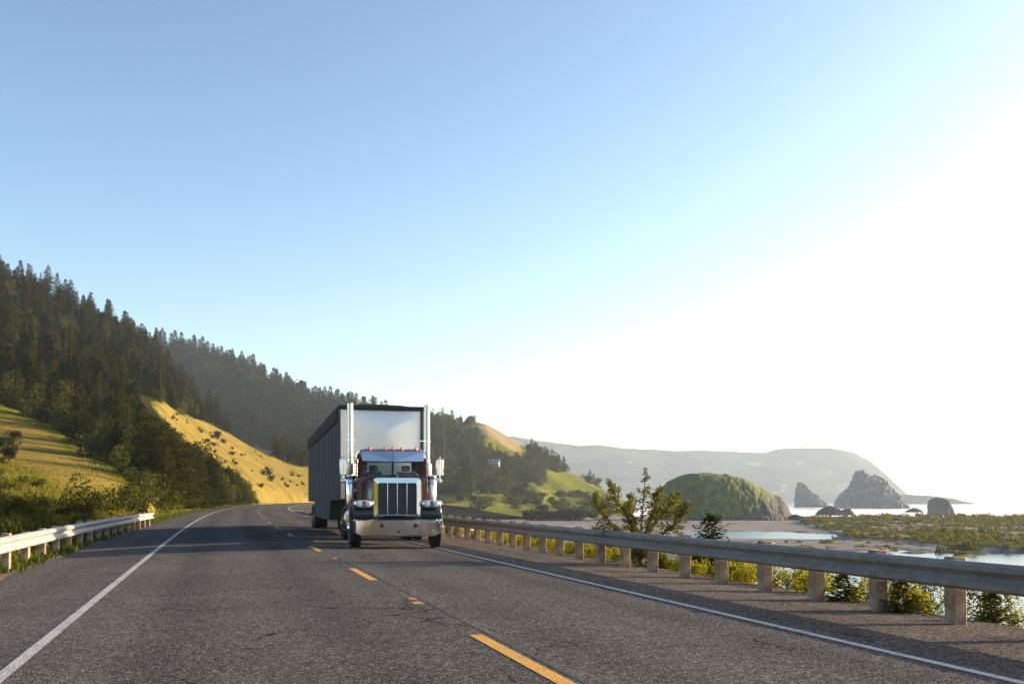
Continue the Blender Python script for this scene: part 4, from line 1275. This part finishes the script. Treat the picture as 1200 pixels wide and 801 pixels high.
# fenders
for sgn in (-1, 1):
    mb = MB(); rings = []
    for y, z, wi in ((.30, .62, .64), (.27, .85, .64), (.30, 1.0, .64), (.45, 1.10, .64), (.75, 1.17, .66), (1.1, 1.18, .70), (1.5, 1.10, .74), (1.85, .92, .80), (2.1, .68, .84), (2.2, .55, .86)):
        a, b = sgn * (wi - .04), sgn * 1.12
        dz = .05
        rings.append([(a, y + .03, z), (a, y, z + dz), (a * .35 + b * .65, y, z + dz), (b * .97, y, z + dz * .6), (b, y, z - .03), (b, y + .03, z - .10), (b * .96, y + .04, z - .02), (a * .35 + b * .65, y + .04, z)])
    mb.loft(rings)
    mb.box(min(sgn * .61, sgn * 1.08), max(sgn * .61, sgn * 1.08), .31, .40, .78, 1.02)
    Fd = mb.build('fender', M['black'], T, smooth=50)
    # headlight pod on the fender
    mb = MB(); rings = []
    for y, k in ((.14, .80), (.17, .94), (.24, 1.0), (.45, .95), (.62, .6), (.68, .25)):
        rings.append([(sgn * .85 + .255 * k * math.copysign(abs(math.cos(t)) ** .55, math.cos(t)), y, 1.14 + .105 * k * math.copysign(abs(math.sin(t)) ** .55, math.sin(t))) for t in np.linspace(0, 2 * math.pi, 25)[:-1]])
    mb.loft(rings)
    mb.box(sgn * .85 - .05, sgn * .85 + .05, .3, .5, .98, 1.06)
    Hp = mb.build('headlight', M['chrome'], T, smooth=50)
    for dx in (-.115, .115):
        m2 = MB(); m2.lathe((sgn * .85 + dx, .145, 1.14), (0, -1, 0), [(0, .078), (.012, .07), (.022, .045), (.026, .01)], 18); m2.build('lens', M['lens'], Hp)
    m2 = MB(); m2.lathe((sgn * 1.095, .3, 1.15), (sgn, 0, 0), [(0, .05), (.03, .045), (.05, .02)], 14); m2.build('turn_signal', M['amber'], Hp)
# cab
mb = MB()
def cab_ring(y, w, z0, z1, r=.14):
    return [(-w, y, z0), (-w, y, z1 - r * 2), (-w + .03, y, z1 - r), (-w + r * .9, y, z1 - .02), (-w + r * 2, y, z1), (w - r * 2, y, z1), (w - r * .9, y, z1 - .02), (w - .03, y, z1 - r), (w, y, z1 - r * 2), (w, y, z0)]
# lower cab and cowl, hollow upper part made of pillars, roof and rear wall so that the glass shows an interior
mb.loft([cab_ring(1.92, .93, 0.95, 1.86, .05), cab_ring(3.15, .95, 0.95, 1.86, .05)])
mb.loft([cab_ring(1.80, .82, 2.34, 2.55, .07), cab_ring(1.95, .90, 2.34, 2.61, .08), cab_ring(3.15, .94, 2.34, 2.63, .08)])
mb.box(-.945, .945, 3.07, 3.149, 1.855, 1.95); mb.box(-.945, .945, 3.07, 3.149, 2.29, 2.34)
for sgn in (-1, 1):
    a, b = sorted((sgn * .62, sgn * .945)); mb.box(a, b, 3.071, 3.148, 1.951, 2.289)
for sgn in (-1, 1):
    a = sgn * .82
    mb.loft([[(a - .05, 1.96, 1.84), (a + .05, 1.96, 1.84), (a + .05, 2.06, 1.84), (a - .05, 2.06, 1.84)], [(a - .05, 1.84, 2.36), (a + .05, 1.84, 2.36), (a + .05, 1.95, 2.36), (a - .05, 1.95, 2.36)]])
    b0, b1 = sorted((sgn * .85, sgn * .945)); mb.box(b0, b1, 2.75, 3.08, 1.85, 2.36)
Cb = mb.build('cab', M['paint'], T, smooth=40)
m2 = MB(); m2.loft([[(-.025, 1.935, 1.85), (.025, 1.935, 1.85), (.025, 1.98, 1.85), (-.025, 1.98, 1.85)], [(-.025, 1.815, 2.36), (.025, 1.815, 2.36), (.025, 1.86, 2.36), (-.025, 1.86, 2.36)]]); m2.build('windshield_divider', M['black'], Cb)
for sgn in (-1, 1):
    mb = MB()
    x0, x1 = sgn * .025, sgn * .775
    mb.add([(x0, 1.95, 1.86), (x1, 2.00, 1.86), (x1, 1.89, 2.34), (x0, 1.83, 2.34)], [(0, 1, 2, 3)])
    mb.build('windshield', M['glass'], T, smooth=0)
    mb = MB(); mb.add([(sgn * .92, 2.06, 1.87), (sgn * .93, 2.76, 1.87), (sgn * .93, 2.76, 2.34), (sgn * .92, 1.96, 2.34)], [(0, 1, 2, 3)])
    mb.build('side_window', M['glass'], T, smooth=0)
    d0, d1 = sorted((sgn * .94, sgn * .965))
    mb = MB(); mb.box(d0, d1, 2.05, 2.95, 1.05, 1.85); Dr = mb.build('door', M['paint'], T, bevel=.01)
    m2 = MB(); m2.box(min(d0, d1) if sgn < 0 else d1, d0 if sgn < 0 else d1 + .03, 2.78, 2.92, 1.72, 1.76) if False else m2.tube([(sgn * .975, 2.75, 1.60), (sgn * 1.0, 2.8, 1.60), (sgn * 1.0, 2.88, 1.60), (sgn * .975, 2.92, 1.60)], .012, 6)
    m2.build('handle', M['chrome'], Dr)
# visor in two flat facets
mb = MB()
for sgn in (-1, 1):
    a, b = sgn * .004, sgn * .82
    mb.loft([[(a, 1.60, 2.26), (a, 1.72, 2.54), (a, 1.74, 2.535), (a, 1.62, 2.255)], [(b, 1.72, 2.28), (b, 1.80, 2.54), (b, 1.82, 2.535), (b, 1.74, 2.275)]])
Vi = mb.build('sun_visor', M['polished'], T, smooth=0)
for x in (-.62, -.22, 0, .24, .62):
    mb = MB(); mb.lathe((x, 1.86, 2.555), (0, 0, 1), [(0, .05), (.02, .05)], 12)
    mb.lathe((x, 1.78, 2.60), (0, 1, 0), [(0, .02), (.03, .05), (.14, .04), (.24, .01)], 12)
    mb.build('marker_light', M['amber'], T)
# interior
mb = MB(); mb.box(-.82, .82, 2.06, 2.30, 1.75, 1.92); mb.build('dashboard', M['black'], T, bevel=.02)
for x in (-.45, .45):
    mb = MB(); mb.box(x - .25, x + .25, 2.55, 3.0, 1.25, 1.4); mb.box(x - .25, x + .25, 2.92, 3.05, 1.3, 2.02); mb.box(x - .12, x + .12, 2.93, 3.03, 2.04, 2.2)
    mb.build('seat', M['fabric'], T, bevel=.03)
mb = MB(); mb.tube([(-.45 + .21 * math.cos(t), 2.36 + .06 * math.sin(t), 1.86 + .2 * math.sin(t)) for t in np.linspace(0, 6.28, 20)], .014, 6); mb.build('steering_wheel', M['black'], T)
# exhaust stacks, air cleaners, tanks
for sgn in (-1, 1):
    x = sgn * 1.08
    mb = MB(); mb.lathe((x, 3.28, 0), (0, 0, 1), [(1.05, .06), (1.2, .06)], 16)
    mb.lathe((x, 3.28, 0), (0, 0, 1), [(1.2, .13), (1.22, .145), (2.25, .145), (2.28, .09), (2.40, .085), (3.75, .085), (3.87, .087), (3.94, .085), (3.94, .075), (3.8, .07)], 22)
    Ex = mb.build('exhaust_stack', M['stack'], T, smooth=40)
    for z in (2.35, 2.9):
        m2 = MB(); m2.lathe((x, 3.28, z), (0, 0, 1), [(0, .092), (.03, .092)], 18); m2.box(min(x, x - sgn * .2), max(x, x - sgn * .2), 3.26, 3.30, z, z + .03); m2.build('clamp', M['polished'], Ex)
    mb = MB(); mb.lathe((sgn * 1.10, 2.30, 0), (0, 0, 1), [(1.0, .06), (1.03, .12), (1.10, .135), (1.72, .135), (1.80, .11), (1.84, .14), (1.90, .14), (1.93, .05)], 22)
    mb.tube([(sgn * 1.10, 2.30, 1.5), (sgn * .9, 2.25, 1.5)], .06, 10)
    mb.build('air_cleaner', M['chrome'], T, smooth=40)
    mb = MB(); mb.lathe((sgn * .98, 2.45, .72), (0, 1, 0), [(0, .05), (.02, .27), (.06, .30), (1.35, .30), (1.39, .27), (1.41, .05)], 26)
    Tk = mb.build('fuel_tank', M['polished'], T, smooth=40)
    m2 = MB(); m2.box(min(sgn * 1.0, sgn * 1.25), max(sgn * 1.0, sgn * 1.25), 2.7, 3.3, 1.03, 1.06); m2.box(min(sgn * 1.05, sgn * 1.27), max(sgn * 1.05, sgn * 1.27), 2.7, 3.3, .42, .45); m2.build('step', M['polished'], Tk)
    # mirror with bracket
    mb = MB(); mb.box(sgn * 1.30 - .10, sgn * 1.30 + .10, 2.10, 2.16, 1.90, 2.36)
    Mi = mb.build('mirror', M['chrome'], T, bevel=.02)
    m2 = MB(); m2.tube([(sgn * .95, 2.1, 2.36), (sgn * 1.30, 2.08, 2.42), (sgn * 1.30, 2.08, 1.70), (sgn * .96, 2.1, 1.72)], .013, 6); m2.build('bracket', M['chrome'], Mi)
    m2 = MB(); m2.lathe((sgn * 1.30, 2.09, 1.76), (0, 1, 0), [(0, .02), (.02, .075), (.05, .08), (.06, .07)], 16); m2.build('convex_mirror', M['chrome'], Mi)
    m2 = MB(); m2.box(sgn * 1.30 - .085, sgn * 1.30 + .085, 2.161, 2.165, 1.92, 2.34); m2.build('mirror_glass', M['mirrorglass'], Mi, smooth=0)
mb = MB(); mb.tube([(1.42, 2.12, 2.0), (1.42, 2.12, 2.4), (1.43, 2.14, 3.4)], [.008, .012, .004], 6); mb.build('antenna', M['black'], T)
# chassis
mb = MB()
for sgn in (-1, 1):
    a, b = sorted((sgn * .38, sgn * .46)); mb.box(a, b, .45, 7.6, .72, .98)
mb.box(-.38, .38, .55, .68, .75, .9); mb.tube([(-1.0, .98, .52), (1.0, .98, .52)], .07, 10); mb.box(-.25, .25, .6, 1.6, .45, .95)
mb.tube([(-.95, 5.9, .52), (.95, 5.9, .52)], .08, 10); mb.tube([(-.95, 7.2, .52), (.95, 7.2, .52)], .08, 10)
mb.box(-.5, .5, 6.1, 7.0, .98, 1.14)
mb.build('chassis', M['frame'], T)
def wheel(x, y, w, r=.52, dual=False, front=False, parent=None):
    sgn = 1 if x > 0 else -1
    e = MB()
    def tyre(xc, ww):
        e.lathe((xc, y, r), (sgn, 0, 0), [(-ww / 2, .31), (-ww / 2, r * .84), (-ww / 2 + .03, r * .96), (-ww / 2 + .06, r), (-.03, r), (-.028, r - .012), (.028, r - .012), (.03, r), (ww / 2 - .06, r), (ww / 2 - .03, r * .96), (ww / 2, r * .84), (ww / 2, .31)], 36)
    tyre(x, w)
    if dual: tyre(x - sgn * (w + .06), w)
    m2 = MB()
    if front: m2.lathe((x, y, r), (sgn, 0, 0), [(-w / 2 + .02, .31), (w / 2, .315), (w / 2 + .005, .29), (w / 2 - .06, .26), (w / 2 - .02, .16), (w / 2 + .05, .12), (w / 2 + .06, .03)], 28)
    else: m2.lathe((x, y, r), (sgn, 0, 0), [(-w / 2, .31), (w / 2, .315), (w / 2 + .003, .29), (-w / 2 + .05, .25), (-w / 2 + .02, .17), (w / 2, .13), (w / 2 + .02, .03)], 28)
    if parent is not None:
        e.add(m2.v, m2.f, 1)
        return e.build('wheel', [M['rubber'], M['polished']], parent, smooth=30)
    W = e.build('wheel', M['rubber'], T, smooth=30)
    m2.build('rim', M['polished'], W, smooth=40)
for sgn in (-1, 1):
    wheel(sgn * 1.04, .98, .30, front=True)
    for y in (5.9, 7.2): wheel(sgn * 1.1, y, .25, dual=True)
    a, b = sorted((sgn * .7, sgn * 1.25))
    mb = MB(); mb.box(a, b, 7.85, 7.87, .2, .95); mb.build('mudflap', M['rubber'], T)
# trailer: chip van with drop belly, ribbed sides, mirror-bright front wall and black tarp
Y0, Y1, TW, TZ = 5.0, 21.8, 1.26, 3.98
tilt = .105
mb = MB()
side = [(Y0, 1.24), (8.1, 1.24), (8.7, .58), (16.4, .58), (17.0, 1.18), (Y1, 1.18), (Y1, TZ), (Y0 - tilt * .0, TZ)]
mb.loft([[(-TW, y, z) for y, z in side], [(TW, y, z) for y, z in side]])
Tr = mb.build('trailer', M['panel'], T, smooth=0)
for sgn in (-1, 1):
    y = Y0 + .75; i = 0
    while y < Y1 - .2:
        zb = .62 if 8.75 < y < 16.3 else 1.22
        a, b = sorted((sgn * (TW + .001), sgn * (TW + .007)))
        m2 = MB(); m2.box(a, b, y - .035, y + .035, zb, 3.55); m2.build('rib', M['panel'], Tr, smooth=0)
        if i % 3 == 0 or i % 4 == 1:
            a, b = sorted((sgn * (TW + .002), sgn * (TW + .007)))
            m2 = MB(); m2.box(a, b, y + .06, y + .42, 2.3, 3.5); m2.build('panel_gap', M['groove'], Tr, smooth=0)
        y += 1.6; i += 1
    a, b = sorted((sgn * (TW + .001), sgn * (TW + .05)))
    m2 = MB(); m2.box(a, b, Y0 + .02, Y1, 1.255 if False else 1.25, 1.40) if False else m2.box(a, b, Y0 + .02, Y1, 3.56, 3.60); m2.build('side_rail', M['frame'], Tr, smooth=0)
    # tarp hanging over the side
    m2 = MB(); rows = []
    for k, y in enumerate(np.linspace(Y0 + .02, Y1 - .02, 60)):
        d = .02 * math.sin(k * 1.1) + .012 * math.sin(k * 2.7)
        zb = 3.64 + .03 * math.sin(k * .9)
        xs = sgn * (TW + .035 + d * .5)
        rows.append([(xs, y, zb), (sgn * (TW + .045 + d), y, (zb + TZ) / 2), (sgn * (TW + .03), y, TZ + .03), (sgn * (TW - .06), y, TZ + .055), (sgn * (TW - .06), y, TZ + .04), (sgn * (TW + .015), y, TZ + .01), (sgn * (TW + .02 + d), y, (zb + TZ) / 2), (sgn * (TW + .02 + d * .5), y, zb)])
    m2.loft(rows); m2.build('tarp', M['tarp'], Tr, smooth=60)
m2 = MB(); rows = []
for k, y in enumerate(np.linspace(Y0 - .05, Y1, 40)):
    d = .03 * math.sin(k * 1.7)
    rows.append([(-TW - .01, y, TZ + .02), (-TW * .5, y, TZ + .09 + d), (0, y, TZ + .11 + d), (TW * .5, y, TZ + .09 + d), (TW + .01, y, TZ + .02), (0, y, TZ + .004)])
m2.loft(rows); m2.build('tarp_cover', M['tarp'], Tr, smooth=60)
# front wall: bright sheet pressed into a shallow four-sided point, in a frame
m2 = MB()
yf = Y0 - .02
n_ = 28
gv, gf = [], []
for j in range(n_ + 1):
    for i in range(n_ + 1):
        x = -TW + .03 + (2 * TW - .06) * i / n_; z = 1.28 + (TZ - .06 - 1.28) * j / n_
        a_ = abs((x - .2) / (TW - .03 + (.2 if x < .2 else -.2))); b_ = abs((z - 3.25) / ((TZ - .06 - 3.25) if z > 3.25 else (3.25 - 1.28)))
        gv.append((x, yf - .085 * (1 - min(1, (a_ ** 5 + b_ ** 5) ** .2)), z))
for j in range(n_):
    for i in range(n_):
        k = j * (n_ + 1) + i; gf.append((k, k + 1, k + n_ + 2, k + n_ + 1))
m2.add(gv, gf)
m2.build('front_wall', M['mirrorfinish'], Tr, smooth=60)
m2 = MB()
m2.box(-TW - .01, -TW + .06, Y0 - .14, Y0 + .03, 1.22, TZ); m2.box(TW - .06, TW + .01, Y0 - .14, Y0 + .03, 1.22, TZ)
m2.build('corner_post', M['panel'], Tr, smooth=0, bevel=.02)
m2 = MB(); m2.box(-TW - .02, TW + .02, Y0 - .16, Y0 + .04, TZ - .055, TZ + .06); m2.build('tarp_cap', M['tarp'], Tr, smooth=0, bevel=.02)
for sgn in (-1, 1):
    m2 = MB(); m2.box(sgn * .9 - .05, sgn * .9 + .05, 9.0, 9.12, .3, .6); m2.box(sgn * .9 - .14, sgn * .9 + .14, 8.95, 9.17, .27, .30); m2.build('landing_leg', M['frame'], Tr)
m2 = MB(); m2.box(-1.2, 1.2, Y1 - .1, Y1 - .02, .55, .65); m2.build('rear_bar', M['frame'], Tr)
for sgn in (-1, 1):
    for y in (17.9, 19.2): wheel(sgn * 1.12, y, .25, dual=True, parent=Tr)
ART = R(3.2)
Tr.rotation_euler = (0, 0, ART)
Tr.location = Vector((-0.17, 6.2, 0)) - Vector((-6.2 * math.sin(ART), 6.2 * math.cos(ART), 0))
TYAW = R(-5.0)
TLOC = Vector((4.28, 24.7, 0.0026 * 28 - 0.06))
T.location = TLOC; T.rotation_euler = (0, 0, TYAW)
tag(T, 'maroon and chrome long-nose semi truck pulling a tall silver trailer with a black tarp', 'truck')

# driver: one continuous figure grown from a skeleton
vs = [(-0.45, 2.72, 1.42), (-0.45, 2.8, 1.65), (-0.45, 2.8, 1.88), (-0.45, 2.76, 2.0), (-0.45, 2.74, 2.1), (-0.45, 2.74, 2.21), (-0.66, 2.78, 1.88), (-0.74, 2.62, 1.66), (-0.62, 2.42, 1.86), (-0.24, 2.78, 1.88), (-0.16, 2.62, 1.66), (-0.28, 2.42, 1.86), (-0.55, 2.5, 1.46), (-0.55, 2.3, 1.3), (-0.35, 2.5, 1.46), (-0.35, 2.3, 1.3)]
es = [(0, 1), (1, 2), (2, 3), (3, 4), (4, 5), (2, 6), (6, 7), (7, 8), (2, 9), (9, 10), (10, 11), (0, 12), (12, 13), (0, 14), (14, 15)]
rad = [.15, .16, .15, .06, .09, .08, .07, .05, .035, .07, .05, .035, .09, .06, .09, .06]
me = bpy.data.meshes.new('person'); me.from_pydata(vs, es, []); me.materials.append(M['cloth'])
pe = link_mesh('person', me)
sk = pe.modifiers.new('skin', 'SKIN')
for v_, r_ in zip(me.skin_vertices[0].data if me.skin_vertices else [], rad): v_.radius = (r_, r_)
if not me.skin_vertices:
    lay = me.attributes.get('skin_radius')
ss = pe.modifiers.new('smooth', 'SUBSURF'); ss.levels = 1; ss.render_levels = 1
pe.location = TLOC; pe.rotation_euler = (0, 0, TYAW)
tag(pe, 'person in dark clothing sitting at the wheel behind the truck windshield', 'person')

# ------------------------------------------------------------------ haze
DENS = 1.05e-4
m, nt, out = mat('haze_air')
pv = nt.nodes.new('ShaderNodeVolumePrincipled')
pv.inputs['Color'].default_value = (0.66, 0.80, 1.0, 1)
pv.inputs['Density'].default_value = DENS
pv.inputs['Anisotropy'].default_value = 0.25
L(nt, pv.outputs[0], out.inputs['Volume'])
mb = MB(); mb.box(-3200, 12200, -6200, 13200, -40, 260)
o = mb.build('haze', m, smooth=0)
tag(o, 'thin sea haze in the air over the whole coast', 'haze', kind='stuff')

# ------------------------------------------------------------------ light
SUN_AZ, SUN_EL = R(86), R(14.5)
d = Vector((math.sin(SUN_AZ) * math.cos(SUN_EL), math.cos(SUN_AZ) * math.cos(SUN_EL), math.sin(SUN_EL)))
sun = bpy.data.lights.new('sun', 'SUN'); sun.energy = 5.0; sun.angle = R(0.53); sun.color = (1.0, 0.80, 0.56)
so = bpy.data.objects.new('sun', sun); COL.objects.link(so)
so.rotation_euler = d.to_track_quat('Z', 'Y').to_euler(); so.location = (50, 50, 80)

w = bpy.data.worlds.new('World'); scene.world = w; w.use_nodes = True
nt = w.node_tree
bg = nt.nodes['Background']
sky = nt.nodes.new('ShaderNodeTexSky'); sky.sky_type = 'NISHITA'; sky.sun_disc = False
sky.sun_elevation = SUN_EL; sky.sun_rotation = SUN_AZ
sky.altitude = 0; sky.air_density = 1.0; sky.dust_density = 1.4; sky.ozone_density = 1.0
gm = nt.nodes.new('ShaderNodeGamma'); gm.inputs[1].default_value = 1.35     # a clearer, more contrasty evening sky
nt.links.new(sky.outputs[0], gm.inputs[0]); nt.links.new(gm.outputs[0], bg.inputs[0]); bg.inputs[1].default_value = 0.08

# ------------------------------------------------------------------ camera and render
cam = bpy.data.cameras.new('camera'); cam.lens = 35.0; cam.sensor_width = 36.0
cam.clip_start = 0.1; cam.clip_end = 40000
cam.shift_y = (HY - 400.5) / 1200.0
co_ = bpy.data.objects.new('camera', cam); COL.objects.link(co_)
co_.location = (0, 0, H); co_.rotation_euler = (math.pi / 2, 0, -PSI)
scene.camera = co_
vs_ = scene.view_settings
vs_.view_transform = 'Standard'; vs_.look = 'None'; vs_.gamma = 1.0; vs_.exposure = 1.3; vs_.use_curve_mapping = False
cy = scene.cycles
cy.use_denoising = True
cy.max_bounces = 6; cy.diffuse_bounces = 3; cy.glossy_bounces = 3; cy.transmission_bounces = 3; cy.transparent_max_bounces = 8; cy.volume_bounces = 1
cy.sample_clamp_indirect = 8.0
